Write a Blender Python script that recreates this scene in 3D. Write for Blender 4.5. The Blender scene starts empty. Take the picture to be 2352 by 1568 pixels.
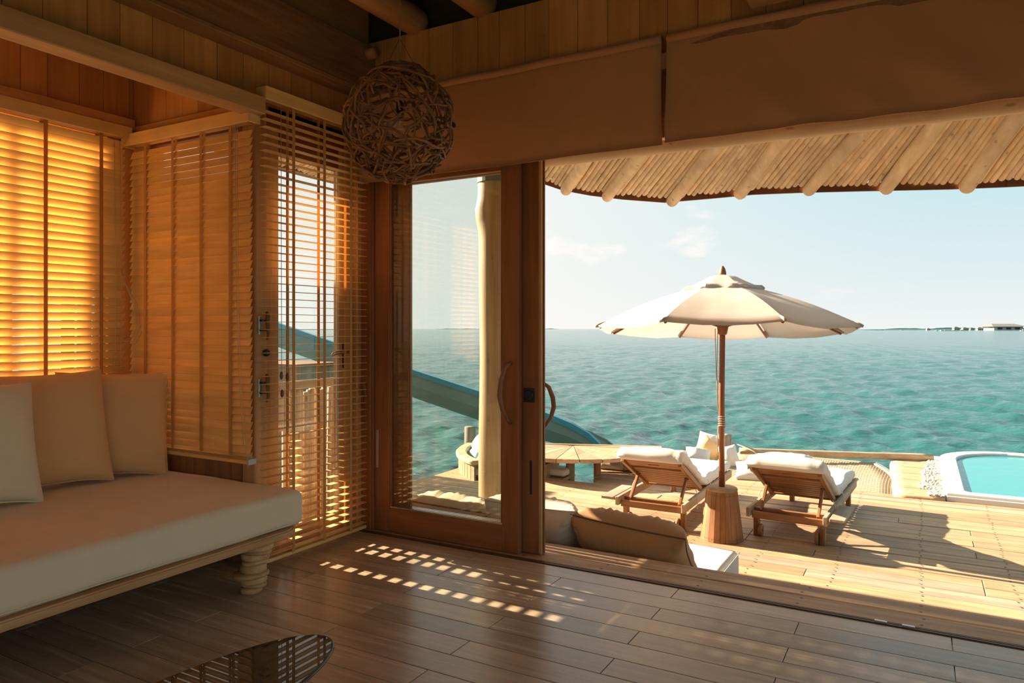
import bpy, bmesh, math, random
from mathutils import Vector, Matrix, Euler, noise

random.seed(7)
sc = bpy.context.scene
col = sc.collection
PI = math.pi
R = math.radians

# ------------------------------------------------------------------ camera, world, sun, exposure
cam_d = bpy.data.cameras.new('camera')
cam = bpy.data.objects.new('camera', cam_d)
col.objects.link(cam)
cam.location = (0, 0, 1.45)
cam.rotation_euler = (R(90), 0, R(29.5))
cam_d.sensor_width = 36
cam_d.lens = 1660 / 2352 * 36
cam_d.shift_y = -29.5 / 2352
cam_d.clip_start = 0.05
cam_d.clip_end = 20000
sc.camera = cam

SUN_EL, SUN_DY = 22.3, -0.035
sun_dir = Vector((math.cos(R(SUN_EL)), math.cos(R(SUN_EL)) * SUN_DY, -math.sin(R(SUN_EL)))).normalized()   # the way light travels
sun_d = bpy.data.lights.new('sun', 'SUN')
sun_d.energy = 17.5
sun_d.angle = R(0.5)
sun_d.color = (1.0, 0.83, 0.62)
sun = bpy.data.objects.new('sun', sun_d)
sun.rotation_euler = (-sun_dir).to_track_quat('Z', 'Y').to_euler()
sun.location = (-20, 5, 12)
col.objects.link(sun)

SKY = 0.84
w = bpy.data.worlds.new('sky_world')
sc.world = w
w.use_nodes = True
nt = w.node_tree
nt.nodes.clear()
def wn(t, **k):
    n = nt.nodes.new(t)
    for a, b in k.items():
        setattr(n, a, b)
    return n
L = nt.links.new
out = wn('ShaderNodeOutputWorld')
bg = wn('ShaderNodeBackground')
bg.inputs['Strength'].default_value = SKY
tc = wn('ShaderNodeTexCoord')
sep = wn('ShaderNodeSeparateXYZ')
L(tc.outputs['Generated'], sep.inputs[0])
# elevation gradient
el = wn('ShaderNodeValToRGB')
cr = el.color_ramp
cr.elements[0].position = 0.0
cr.elements[0].color = (0.68, 0.71, 0.70, 1)
cr.elements[1].position = 1.0
cr.elements[1].color = (0.20, 0.38, 0.44, 1)
for p, c in ((0.06, (0.59, 0.67, 0.68, 1)), (0.18, (0.43, 0.62, 0.655, 1)), (0.45, (0.32, 0.52, 0.58, 1))):
    e = cr.elements.new(p)
    e.color = c
L(sep.outputs['Z'], el.inputs['Fac'])
# whiter towards the sun
dot = wn('ShaderNodeVectorMath', operation='DOT_PRODUCT')
dot.inputs[1].default_value = -sun_dir
L(tc.outputs['Generated'], dot.inputs[0])
mr = wn('ShaderNodeMapRange', interpolation_type='SMOOTHSTEP')
mr.inputs['From Min'].default_value = -0.05
mr.inputs['From Max'].default_value = 0.85
L(dot.outputs['Value'], mr.inputs['Value'])
mixs = wn('ShaderNodeMixRGB')
mixs.inputs['Color2'].default_value = (0.80, 0.755, 0.715, 1)
L(mr.outputs[0], mixs.inputs['Fac'])
L(el.outputs['Color'], mixs.inputs['Color1'])
# soft low cumulus puffs
mp = wn('ShaderNodeMapping')
mp.inputs['Scale'].default_value = (3.2, 3.2, 7.5)
mp.inputs['Location'].default_value = (4.3, 1.7, 0.4)
L(tc.outputs['Generated'], mp.inputs['Vector'])
nz = wn('ShaderNodeTexNoise')
nz.inputs['Scale'].default_value = 2.1
nz.inputs['Detail'].default_value = 7
nz.inputs['Roughness'].default_value = 0.58
L(mp.outputs[0], nz.inputs['Vector'])
cmr = wn('ShaderNodeMapRange', interpolation_type='SMOOTHSTEP')
cmr.inputs['From Min'].default_value = 0.575
cmr.inputs['From Max'].default_value = 0.70
cmr.inputs['To Max'].default_value = 0.75
L(nz.outputs['Fac'], cmr.inputs['Value'])
band = wn('ShaderNodeMapRange', interpolation_type='SMOOTHSTEP')
band.inputs['From Min'].default_value = 0.02
band.inputs['From Max'].default_value = 0.09
L(sep.outputs['Z'], band.inputs['Value'])
cm = wn('ShaderNodeMath', operation='MULTIPLY')
L(cmr.outputs[0], cm.inputs[0])
L(band.outputs[0], cm.inputs[1])
mixc = wn('ShaderNodeMixRGB')
mixc.inputs['Color2'].default_value = (0.82, 0.775, 0.735, 1)
L(cm.outputs[0], mixc.inputs['Fac'])
L(mixs.outputs[0], mixc.inputs['Color1'])
L(mixc.outputs[0], bg.inputs['Color'])
L(bg.outputs[0], out.inputs[0])

vs = sc.view_settings
vs.view_transform = 'Standard'
vs.look = 'None'
vs.exposure = 0.62
vs.gamma = 1
vs.use_curve_mapping = False
sc.cycles.use_denoising = True
sc.cycles.max_bounces = 9
sc.cycles.diffuse_bounces = 4
sc.cycles.adaptive_threshold = 0.045
sc.cycles.transparent_max_bounces = 12
sc.cycles.sample_clamp_indirect = 6.0

# ------------------------------------------------------------------ materials
MATS = {}
def base_mat(name):
    m = bpy.data.materials.new(name)
    m.use_nodes = True
    n = m.node_tree
    b = n.nodes['Principled BSDF']
    return m, n, b

WOODS = {   # dark, light, roughness, grain scale, bump, per-piece variation, knots
    'floor_wood':  ((0.37, 0.255, 0.163), (0.53, 0.390, 0.260), 0.23, 26, 0.05, 0.16, 0.0),
    'wall_wood':   ((0.52, 0.226, 0.062), (0.67, 0.325, 0.100), 0.55, 14, 0.05, 0.14, 0.15),
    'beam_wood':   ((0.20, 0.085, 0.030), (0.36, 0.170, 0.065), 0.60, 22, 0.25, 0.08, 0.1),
    'post_wood':   ((0.48, 0.245, 0.092), (0.64, 0.365, 0.155), 0.55, 20, 0.08, 0.05, 0.2),
    'door_wood':   ((0.24, 0.080, 0.026), (0.36, 0.130, 0.046), 0.42, 20, 0.05, 0.06, 0.0),
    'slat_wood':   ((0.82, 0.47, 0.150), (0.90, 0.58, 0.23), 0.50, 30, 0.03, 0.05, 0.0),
    'deck_wood':   ((0.285, 0.166, 0.080), (0.47, 0.312, 0.180), 0.62, 20, 0.12, 0.20, 0.1),
    'grey_wood':   ((0.27, 0.185, 0.118), (0.43, 0.33, 0.235), 0.70, 18, 0.2, 0.15, 0.2),
    'teak':        ((0.20, 0.080, 0.026), (0.33, 0.150, 0.055), 0.50, 26, 0.08, 0.10, 0.0),
    'teak_dark':   ((0.15, 0.048, 0.017), (0.25, 0.090, 0.032), 0.40, 26, 0.05, 0.08, 0.0),
    'pale_pole':   ((0.64, 0.44, 0.25), (0.86, 0.66, 0.43), 0.62, 12, 0.1, 0.12, 0.55),
    'driftwood':   ((0.42, 0.255, 0.135), (0.60, 0.42, 0.25), 0.68, 16, 0.3, 0.12, 0.3),
    'leg_wood':    ((0.46, 0.235, 0.095), (0.66, 0.395, 0.190), 0.65, 18, 0.35, 0.16, 0.3),
    'log_wood':    ((0.46, 0.195, 0.065), (0.64, 0.30, 0.11), 0.60, 10, 0.1, 0.08, 0.2),
    'vine_wood':   ((0.17, 0.062, 0.020), (0.32, 0.140, 0.050), 0.60, 30, 0.2, 0.35, 0.0),
    'column_wood': ((0.27, 0.140, 0.050), (0.50, 0.34, 0.185), 0.60, 9, 0.2, 0.02, 0.35),
    'old_post':    ((0.16, 0.13, 0.085), (0.30, 0.25, 0.17), 0.80, 14, 0.35, 0.15, 0.2),
    'ceiling_shade': ((0.035, 0.022, 0.013), (0.06, 0.038, 0.022), 0.80, 12, 0.1, 0.2, 0.0),  # near-black colour stands in for deep shade between the joists
}
def wood(name, ax):
    key = name + '_grain_' + ax
    if key in MATS:
        return MATS[key]
    c1, c2, rough, scale, bump, var, knots = WOODS[name]
    m, n, b = base_mat(key)
    nd, lk = n.nodes, n.links.new
    tc = nd.new('ShaderNodeTexCoord')
    oi = nd.new('ShaderNodeObjectInfo')
    off = nd.new('ShaderNodeVectorMath'); off.operation = 'SCALE'
    comb = nd.new('ShaderNodeCombineXYZ')
    for i in range(3):
        mm = nd.new('ShaderNodeMath'); mm.operation = 'MULTIPLY'; mm.inputs[1].default_value = (37.0, 91.0, 53.0)[i]
        lk(oi.outputs['Random'], mm.inputs[0]); lk(mm.outputs[0], comb.inputs[i])
    add = nd.new('ShaderNodeVectorMath'); add.operation = 'ADD'
    lk(tc.outputs['Object'], add.inputs[0]); lk(comb.outputs[0], add.inputs[1])
    mp = nd.new('ShaderNodeMapping')
    s = [scale] * 3
    s['xyz'.index(ax)] = scale * 0.055
    mp.inputs['Scale'].default_value = s
    lk(add.outputs[0], mp.inputs['Vector'])
    n1 = nd.new('ShaderNodeTexNoise'); n1.inputs['Scale'].default_value = 1.0; n1.inputs['Detail'].default_value = 5; n1.inputs['Distortion'].default_value = 0.6
    lk(mp.outputs[0], n1.inputs['Vector'])
    n2 = nd.new('ShaderNodeTexNoise'); n2.inputs['Scale'].default_value = 5.0; n2.inputs['Detail'].default_value = 3
    lk(mp.outputs[0], n2.inputs['Vector'])
    mixn = nd.new('ShaderNodeMath'); mixn.operation = 'MULTIPLY_ADD'; mixn.inputs[1].default_value = 0.35
    lk(n2.outputs['Fac'], mixn.inputs[0]); lk(n1.outputs['Fac'], mixn.inputs[2])
    ramp = nd.new('ShaderNodeMapRange'); ramp.inputs['From Min'].default_value = 0.45; ramp.inputs['From Max'].default_value = 0.88
    lk(mixn.outputs[0], ramp.inputs['Value'])
    mix = nd.new('ShaderNodeMixRGB')
    mix.inputs['Color1'].default_value = (*c1, 1); mix.inputs['Color2'].default_value = (*c2, 1)
    lk(ramp.outputs[0], mix.inputs['Fac'])
    # large soft blotches, then the piece's own tone
    n3 = nd.new('ShaderNodeTexNoise'); n3.inputs['Scale'].default_value = 2.2; n3.inputs['Detail'].default_value = 2
    lk(add.outputs[0], n3.inputs['Vector'])
    v3 = nd.new('ShaderNodeMapRange'); v3.inputs['From Min'].default_value = 0.3; v3.inputs['From Max'].default_value = 0.7
    v3.inputs['To Min'].default_value = 0.88; v3.inputs['To Max'].default_value = 1.1
    lk(n3.outputs['Fac'], v3.inputs['Value'])
    rv = nd.new('ShaderNodeMapRange'); rv.inputs['To Min'].default_value = 1 - var; rv.inputs['To Max'].default_value = 1 + var
    lk(oi.outputs['Random'], rv.inputs['Value'])
    mv = nd.new('ShaderNodeMath'); mv.operation = 'MULTIPLY'
    lk(v3.outputs[0], mv.inputs[0]); lk(rv.outputs[0], mv.inputs[1])
    hsv = nd.new('ShaderNodeHueSaturation')
    lk(mix.outputs[0], hsv.inputs['Color']); lk(mv.outputs[0], hsv.inputs['Value'])
    last = hsv.outputs[0]
    if knots > 0:
        vo = nd.new('ShaderNodeTexVoronoi'); vo.inputs['Scale'].default_value = 1.0
        mpk = nd.new('ShaderNodeMapping'); sk = [14.0] * 3; sk['xyz'.index(ax)] = 5.0
        mpk.inputs['Scale'].default_value = sk
        lk(add.outputs[0], mpk.inputs['Vector']); lk(mpk.outputs[0], vo.inputs['Vector'])
        km = nd.new('ShaderNodeMapRange'); km.inputs['From Min'].default_value = 0.07; km.inputs['From Max'].default_value = 0.17
        km.inputs['To Min'].default_value = knots; km.inputs['To Max'].default_value = 0.0
        lk(vo.outputs['Distance'], km.inputs['Value'])
        mk = nd.new('ShaderNodeMixRGB'); mk.inputs['Color2'].default_value = (c1[0] * 0.3, c1[1] * 0.25, c1[2] * 0.2, 1)
        lk(km.outputs[0], mk.inputs['Fac']); lk(last, mk.inputs['Color1'])
        last = mk.outputs[0]
    lk(last, b.inputs['Base Color'])
    rr = nd.new('ShaderNodeMapRange'); rr.inputs['To Min'].default_value = rough - 0.06; rr.inputs['To Max'].default_value = rough + 0.10
    lk(n1.outputs['Fac'], rr.inputs['Value']); lk(rr.outputs[0], b.inputs['Roughness'])
    b.inputs['Specular IOR Level'].default_value = 0.42
    bp = nd.new('ShaderNodeBump'); bp.inputs['Strength'].default_value = bump; bp.inputs['Distance'].default_value = 0.01
    lk(mixn.outputs[0], bp.inputs['Height']); lk(bp.outputs[0], b.inputs['Normal'])
    MATS[key] = m
    return m

def cloth(name, c, transl=0.0, weave=900, bump=0.05, blotch=0.06):
    if name in MATS:
        return MATS[name]
    m, n, b = base_mat(name)
    nd, lk = n.nodes, n.links.new
    tc = nd.new('ShaderNodeTexCoord')
    n1 = nd.new('ShaderNodeTexNoise'); n1.inputs['Scale'].default_value = 6; n1.inputs['Detail'].default_value = 4
    lk(tc.outputs['Object'], n1.inputs['Vector'])
    mr = nd.new('ShaderNodeMapRange'); mr.inputs['To Min'].default_value = 1 - blotch; mr.inputs['To Max'].default_value = 1 + blotch
    lk(n1.outputs['Fac'], mr.inputs['Value'])
    hsv = nd.new('ShaderNodeHueSaturation'); hsv.inputs['Color'].default_value = (*c, 1)
    lk(mr.outputs[0], hsv.inputs['Value'])
    lk(hsv.outputs[0], b.inputs['Base Color'])
    b.inputs['Roughness'].default_value = 0.9
    b.inputs['Specular IOR Level'].default_value = 0.15
    b.inputs['Sheen Weight'].default_value = 0.15
    n2 = nd.new('ShaderNodeTexNoise'); n2.inputs['Scale'].default_value = weave; n2.inputs['Detail'].default_value = 1
    lk(tc.outputs['Object'], n2.inputs['Vector'])
    bp = nd.new('ShaderNodeBump'); bp.inputs['Strength'].default_value = bump; bp.inputs['Distance'].default_value = 0.002
    lk(n2.outputs['Fac'], bp.inputs['Height']); lk(bp.outputs[0], b.inputs['Normal'])
    if transl:
        tr = nd.new('ShaderNodeBsdfTranslucent'); lk(hsv.outputs[0], tr.inputs['Color'])
        mx = nd.new('ShaderNodeMixShader'); mx.inputs[0].default_value = transl
        lk(b.outputs[0], mx.inputs[1]); lk(tr.outputs[0], mx.inputs[2])
        lk(mx.outputs[0], nd['Material Output'].inputs['Surface'])
    MATS[name] = m
    return m

def plain(name, c, rough=0.5, metal=0.0, spec=0.5, vary=0.08, scale=8, bump=0.0):
    if name in MATS:
        return MATS[name]
    m, n, b = base_mat(name)
    nd, lk = n.nodes, n.links.new
    tc = nd.new('ShaderNodeTexCoord')
    n1 = nd.new('ShaderNodeTexNoise'); n1.inputs['Scale'].default_value = scale; n1.inputs['Detail'].default_value = 4
    lk(tc.outputs['Object'], n1.inputs['Vector'])
    mr = nd.new('ShaderNodeMapRange'); mr.inputs['To Min'].default_value = 1 - vary; mr.inputs['To Max'].default_value = 1 + vary
    lk(n1.outputs['Fac'], mr.inputs['Value'])
    hsv = nd.new('ShaderNodeHueSaturation'); hsv.inputs['Color'].default_value = (*c, 1)
    lk(mr.outputs[0], hsv.inputs['Value']); lk(hsv.outputs[0], b.inputs['Base Color'])
    b.inputs['Roughness'].default_value = rough
    b.inputs['Metallic'].default_value = metal
    b.inputs['Specular IOR Level'].default_value = spec
    if bump:
        bp = nd.new('ShaderNodeBump'); bp.inputs['Strength'].default_value = bump; bp.inputs['Distance'].default_value = 0.01
        lk(n1.outputs['Fac'], bp.inputs['Height']); lk(bp.outputs[0], b.inputs['Normal'])
    MATS[name] = m
    return m

def pane_glass(name, tint, ior=1.5, gain=1.6):
    if name in MATS:
        return MATS[name]
    m = bpy.data.materials.new(name)
    m.use_nodes = True
    n = m.node_tree; n.nodes.clear()
    nd, lk = n.nodes, n.links.new
    o = nd.new('ShaderNodeOutputMaterial')
    t = nd.new('ShaderNodeBsdfTransparent'); t.inputs[0].default_value = (*tint, 1)
    g = nd.new('ShaderNodeBsdfGlossy'); g.inputs['Roughness'].default_value = 0.0; g.inputs['Color'].default_value = (1, 1, 1, 1)
    f = nd.new('ShaderNodeFresnel')
    ge = nd.new('ShaderNodeNewGeometry')          # thin sheet: the same reflection from either side, no total reflection inside
    im = nd.new('ShaderNodeMapRange'); im.inputs['To Min'].default_value = ior; im.inputs['To Max'].default_value = 1 / ior
    lk(ge.outputs['Backfacing'], im.inputs['Value']); lk(im.outputs[0], f.inputs['IOR'])
    mu = nd.new('ShaderNodeMath'); mu.operation = 'MULTIPLY'; mu.inputs[1].default_value = gain; mu.use_clamp = True
    mx = nd.new('ShaderNodeMixShader')
    lk(f.outputs[0], mu.inputs[0]); lk(mu.outputs[0], mx.inputs[0]); lk(t.outputs[0], mx.inputs[1]); lk(g.outputs[0], mx.inputs[2])
    lk(mx.outputs[0], o.inputs['Surface'])
    MATS[name] = m
    return m

# ------------------------------------------------------------------ mesh helpers
WM = {}          # intended world matrix of each object at build time
MESH = {}

def link(name, me, parent=None, loc=(0, 0, 0), rot=(0, 0, 0), kind=None):
    o = bpy.data.objects.new(name, me)
    col.objects.link(o)
    o.location = loc
    o.rotation_euler = rot
    m = Matrix.LocRotScale(Vector(loc), Euler(rot), None)
    WM[o.name] = m
    if parent is not None:
        o.parent = parent
        o.matrix_parent_inverse = WM[parent.name].inverted()
    if kind:
        o['kind'] = kind
    return o

def tag(o, label, cat, group=None):
    o['label'] = label
    o['category'] = cat
    if group:
        o['group'] = group
    return o

def thing(name, label, cat, loc=(0, 0, 0), group=None):
    return tag(link(name, None, None, loc), label, cat, group)

def struct(name, label=None, loc=(0, 0, 0), me=None):
    o = link(name, me, None, loc, kind='structure')
    if label:
        o['label'] = label
    return o

def getmat(mat, ax='x'):
    if isinstance(mat, str):
        return wood(mat, ax)
    return mat

def to_mesh(bm, name, mat, smooth=False):
    me = bpy.data.meshes.new(name)
    bm.to_mesh(me)
    bm.free()
    me.materials.append(mat)
    if smooth:
        me.polygons.foreach_set('use_smooth', [True] * len(me.polygons))
    return me

def box(name, c, size, mat, parent=None, rot=(0, 0, 0), bev=0.002, kind=None):
    ax = 'xyz'[max(range(3), key=lambda i: size[i])]
    m = getmat(mat, ax)
    key = ('box', tuple(round(v, 4) for v in size), round(bev, 4), m.name)
    if key not in MESH:
        bm = bmesh.new()
        bmesh.ops.create_cube(bm, size=1)
        for v in bm.verts:
            v.co = Vector((v.co.x * size[0], v.co.y * size[1], v.co.z * size[2]))
        if bev > 0:
            bmesh.ops.bevel(bm, geom=bm.edges[:], offset=min(bev, min(size) * 0.4), segments=1, affect='EDGES')
        MESH[key] = to_mesh(bm, name, m)
    return link(name, MESH[key], parent, c, rot, kind)

def bx(name, x0, x1, y0, y1, z0, z1, mat, parent=None, bev=0.002, kind=None):
    return box(name, ((x0 + x1) / 2, (y0 + y1) / 2, (z0 + z1) / 2), (x1 - x0, y1 - y0, z1 - z0), mat, parent, bev=bev, kind=kind)

def bar(name, p0, p1, w, t, mat, parent=None, up=(0, 0, 1), bev=0.003):
    """a straight bar from p0 to p1; w is its width sideways, t its thickness along up"""
    p0, p1, up = Vector(p0), Vector(p1), Vector(up)
    d = (p1 - p0)
    ln = d.length
    x = d.normalized()
    y = up.cross(x)
    if y.length < 1e-5:
        y = Vector((0, 1, 0)).cross(x)
    y.normalize()
    z = x.cross(y)
    rot = Matrix((x, y, z)).transposed().to_euler()
    m = getmat(mat, 'x')
    key = ('box', (round(ln, 4), round(w, 4), round(t, 4)), round(bev, 4), m.name)
    if key not in MESH:
        bm = bmesh.new()
        bmesh.ops.create_cube(bm, size=1)
        for v in bm.verts:
            v.co = Vector((v.co.x * ln, v.co.y * w, v.co.z * t))
        bmesh.ops.bevel(bm, geom=bm.edges[:], offset=min(bev, w * 0.4, t * 0.4), segments=1, affect='EDGES')
        MESH[key] = to_mesh(bm, name, m)
    return link(name, MESH[key], parent, (p0 + p1) / 2, rot)

def tube_into(V, F, pts, radii, sides=8, closed=False, flat=1.0):
    pts = [Vector(p) for p in pts]
    n = len(pts)
    if not isinstance(radii, (list, tuple)):
        radii = [radii] * n
    t0 = (pts[1] - pts[0]).normalized()
    a = Vector((0, 0, 1)) if abs(t0.z) < 0.9 else Vector((1, 0, 0))
    u = a.cross(t0).normalized()
    b0 = len(V)
    for i in range(n):
        t = (pts[(i + 1) % n] - pts[i - 1]).normalized() if closed else (pts[min(i + 1, n - 1)] - pts[max(i - 1, 0)]).normalized()
        u = (u - t * u.dot(t)).normalized()
        v = t.cross(u)
        for k in range(sides):
            an = 2 * PI * k / sides
            V.append(pts[i] + radii[i] * (u * math.cos(an) + v * math.sin(an) * flat))
    m = n if closed else n - 1
    for i in range(m):
        j = (i + 1) % n
        for k in range(sides):
            k2 = (k + 1) % sides
            F.append((b0 + i * sides + k, b0 + i * sides + k2, b0 + j * sides + k2, b0 + j * sides + k))
    if not closed:
        F.append(tuple(b0 + k for k in range(sides))[::-1])
        F.append(tuple(b0 + (n - 1) * sides + k for k in range(sides)))

def mesh_obj(name, V, F, mat, parent=None, origin=None, smooth=True, kind=None):
    o = Vector(origin) if origin is not None else Vector((0, 0, 0))
    me = bpy.data.meshes.new(name)
    me.from_pydata([tuple(Vector(v) - o) for v in V], [], F)
    me.materials.append(mat)
    if smooth:
        me.polygons.foreach_set('use_smooth', [True] * len(me.polygons))
    me.update()
    return link(name, me, parent, o, kind=kind)

def tube(name, pts, radii, mat, parent=None, sides=8, closed=False, smooth=True):
    V, F = [], []
    tube_into(V, F, pts, radii, sides, closed)
    d = Vector(pts[-1]) - Vector(pts[0])
    if d.length < 1e-6:
        d = Vector(pts[1]) - Vector(pts[0])
    ax = 'xyz'[max(range(3), key=lambda i: abs(d[i]))]
    o = mesh_obj(name, V, F, getmat(mat, ax), parent, pts[0], smooth)
    return o

def log(name, p0, p1, r0, r1, mat, parent=None, n=8, wob=0.1, bend=0.0, sides=10, seed=0, round_end=False):
    """a natural round pole with small wobble, optionally with a rounded far end"""
    p0, p1 = Vector(p0), Vector(p1)
    pts, rad = [], []
    ts = [i / n for i in range(n + 1)]
    side = (p1 - p0).cross(Vector((0, 0, 1)))
    if side.length < 1e-5:
        side = Vector((1, 0, 0))
    side.normalize()
    upv = side.cross(p1 - p0).normalized()
    for t in ts:
        r = r0 + (r1 - r0) * t
        q = p0.lerp(p1, t)
        q = q + side * (noise.noise((t * 3.1 + seed, seed * 1.7, 0)) * r * wob * 3 + bend * math.sin(PI * t)) + upv * noise.noise((t * 2.7, seed * 3.3, 4)) * r * wob * 2
        pts.append(q)
        rad.append(r * (1 + wob * noise.noise((t * 5, seed, 9))))
    if round_end:
        d = (pts[-1] - pts[-2]).normalized()
        e, r = pts[-1], rad[-1]
        for k in (0.35, 0.65, 0.85):
            pts.append(e + d * r * k * 0.9)
            rad.append(r * math.sqrt(max(0.02, 1 - k * k)))
    return tube(name, pts, rad, mat, parent, sides)

def lathe(name, prof, mat, parent=None, loc=(0, 0, 0), seg=24, smooth=True, sx=1.0, sy=1.0, rot=(0, 0, 0)):
    V, F = [], []
    for r, z in prof:
        for k in range(seg):
            a = 2 * PI * k / seg
            V.append((r * math.cos(a) * sx, r * math.sin(a) * sy, z))
    for i in range(len(prof) - 1):
        for k in range(seg):
            k2 = (k + 1) % seg
            F.append((i * seg + k, i * seg + k2, (i + 1) * seg + k2, (i + 1) * seg + k))
    F.append(tuple(range(seg))[::-1])
    F.append(tuple((len(prof) - 1) * seg + k for k in range(seg)))
    me = bpy.data.meshes.new(name)
    me.from_pydata(V, [], F)
    me.materials.append(getmat(mat, 'z'))
    if smooth:
        me.polygons.foreach_set('use_smooth', [len(p.vertices) == 4 for p in me.polygons])
    return link(name, me, parent, loc, rot)

def roundbox(name, c, size, r, mat, parent=None, rot=(0, 0, 0), crown=0.0, wr=0.0, wscale=5.0, seed=0, n=10, seg=3, sag=None):
    """soft box: rounded edges, a domed top and cloth wrinkles"""
    def axis(s):
        h = s / 2
        inner = h - r
        out = [-h]
        for k in range(1, seg + 1):
            out.append(-inner - r * (1 - math.sin(k / seg * PI / 2)))
        out += [-inner + 2 * inner * k / n for k in range(1, n)]
        for k in range(seg, 0, -1):
            out.append(inner + r * (1 - math.sin(k / seg * PI / 2)))
        out.append(h)
        return out
    A = [axis(s) for s in size]
    idx, V, F = {}, [], []
    hs = [s / 2 for s in size]
    def vert(p):
        key = tuple(round(q, 5) for q in p)
        if key in idx:
            return idx[key]
        q = Vector(p)
        inn = Vector([max(-(hs[i] - r), min(hs[i] - r, q[i])) for i in range(3)])
        d = q - inn
        if d.length > 1e-9:
            d.normalize()
        q = inn + d * r
        if crown:
            fx, fy = q.x / hs[0], q.y / hs[1]
            q.z += (1 if q.z > 0 else 0) * crown * max(0, 1 - fx ** 4) * max(0, 1 - fy ** 4)
        if wr:
            w3 = Vector((q.x * wscale + seed, q.y * wscale, q.z * wscale))
            q += d * wr * noise.noise(w3) + Vector((0, 0, wr * 0.7 * noise.noise(w3 * 2.3)))
        if sag:
            q = sag(q)
        idx[key] = len(V)
        V.append(q)
        return idx[key]
    for ax in range(3):
        u, v = [(1, 2), (2, 0), (0, 1)][ax]
        for s in (-1, 1):
            for i in range(len(A[u]) - 1):
                for j in range(len(A[v]) - 1):
                    q = []
                    for (a, b2) in ((i, j), (i + 1, j), (i + 1, j + 1), (i, j + 1)):
                        p = [0, 0, 0]
                        p[ax] = s * hs[ax]
                        p[u] = A[u][a]
                        p[v] = A[v][b2]
                        q.append(vert(p))
                    if s < 0:
                        q.reverse()
                    F.append(tuple(q))
    me = bpy.data.meshes.new(name)
    me.from_pydata([tuple(v) for v in V], [], F)
    me.materials.append(mat)
    me.polygons.foreach_set('use_smooth', [True] * len(me.polygons))
    return link(name, me, parent, c, rot)

def cushion(name, label, cat, c, w, h, t, rot, mat, seed=0, pipe=None, wr=0.012, ears=0.05, group=None, n=26, sagz=0.0, pucker=1.0, full=2.6):
    """a scatter cushion standing in its local x (width) / z (height) plane, thickness along y, with a piped seam"""
    V, F = [], []
    rimpts = {}
    def shape(u, v, s):
        au, av = abs(u), abs(v)
        # straight-sided outline whose middles pull in so the corners stick out as ears
        x = w / 2 * u * (1 - ears * (1 - av ** 2.0) * au ** 2)
        z = h / 2 * v * (1 - ears * (1 - au ** 2.0) * av ** 2)
        f = (max(0.0, 1 - au ** full) * max(0.0, 1 - av ** full)) ** 0.45
        y = s * t / 2 * f
        e = max(au, av)
        # gathers running in from the seam
        if e > 0.35:
            k = (e - 0.35) / 0.65 * (1 - e ** 12)
            along = (v if au > av else u)
            y += s * pucker * wr * k * (noise.noise((along * 15 + seed, e * 1.2, s)) + 0.8 * noise.noise((along * 34 + seed * 2, e * 2, s + 5)))
        y += s * wr * 0.9 * noise.noise((u * 2.2 + seed, v * 2.2, s * 3)) * f
        z += sagz * (-(1 - v) * 0.5) * abs(u) ** 3
        return Vector((x, y, z))
    for s in (-1, 1):
        b0 = len(V)
        for i in range(n + 1):
            for j in range(n + 1):
                u = math.sin((i / n - 0.5) * PI)
                v = math.sin((j / n - 0.5) * PI)
                V.append(shape(u, v, s))
        for i in range(n):
            for j in range(n):
                q = (b0 + i * (n + 1) + j, b0 + (i + 1) * (n + 1) + j, b0 + (i + 1) * (n + 1) + j + 1, b0 + i * (n + 1) + j + 1)
                F.append(q if s < 0 else q[::-1])
    me = bpy.data.meshes.new(name)
    me.from_pydata([tuple(v) for v in V], [], F)
    me.materials.append(mat)
    me.polygons.foreach_set('use_smooth', [True] * len(me.polygons))
    bm = bmesh.new(); bm.from_mesh(me); bmesh.ops.remove_doubles(bm, verts=bm.verts[:], dist=0.0008); bm.to_mesh(me); bm.free()
    o = link(name, me, None, c, rot)
    tag(o, label, cat, group)
    if pipe is not None:
        pts = []
        k = 14
        for a in range(k): pts.append(shape(-1 + 2 * a / k, -1, 1))
        for a in range(k): pts.append(shape(1, -1 + 2 * a / k, 1))
        for a in range(k): pts.append(shape(1 - 2 * a / k, 1, 1))
        for a in range(k): pts.append(shape(-1, 1 - 2 * a / k, 1))
        mw = WM[o.name]
        PV, PF = [], []
        tube_into(PV, PF, pts, 0.006, 6, True)
        me2 = bpy.data.meshes.new('piping')
        me2.from_pydata([tuple(v) for v in PV], [], PF)
        me2.materials.append(pipe)
        me2.polygons.foreach_set('use_smooth', [True] * len(me2.polygons))
        p = bpy.data.objects.new('piping', me2)
        col.objects.link(p)
        p.parent = o
    return o

def copy_tree(o, parent=None):
    c = o.copy()
    col.objects.link(c)
    if parent is not None:
        c.parent = parent
    WM[c.name] = WM.get(o.name, Matrix())
    for ch in [k for k in bpy.data.objects if k.parent == o]:
        copy_tree(ch, c)
    return c

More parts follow.
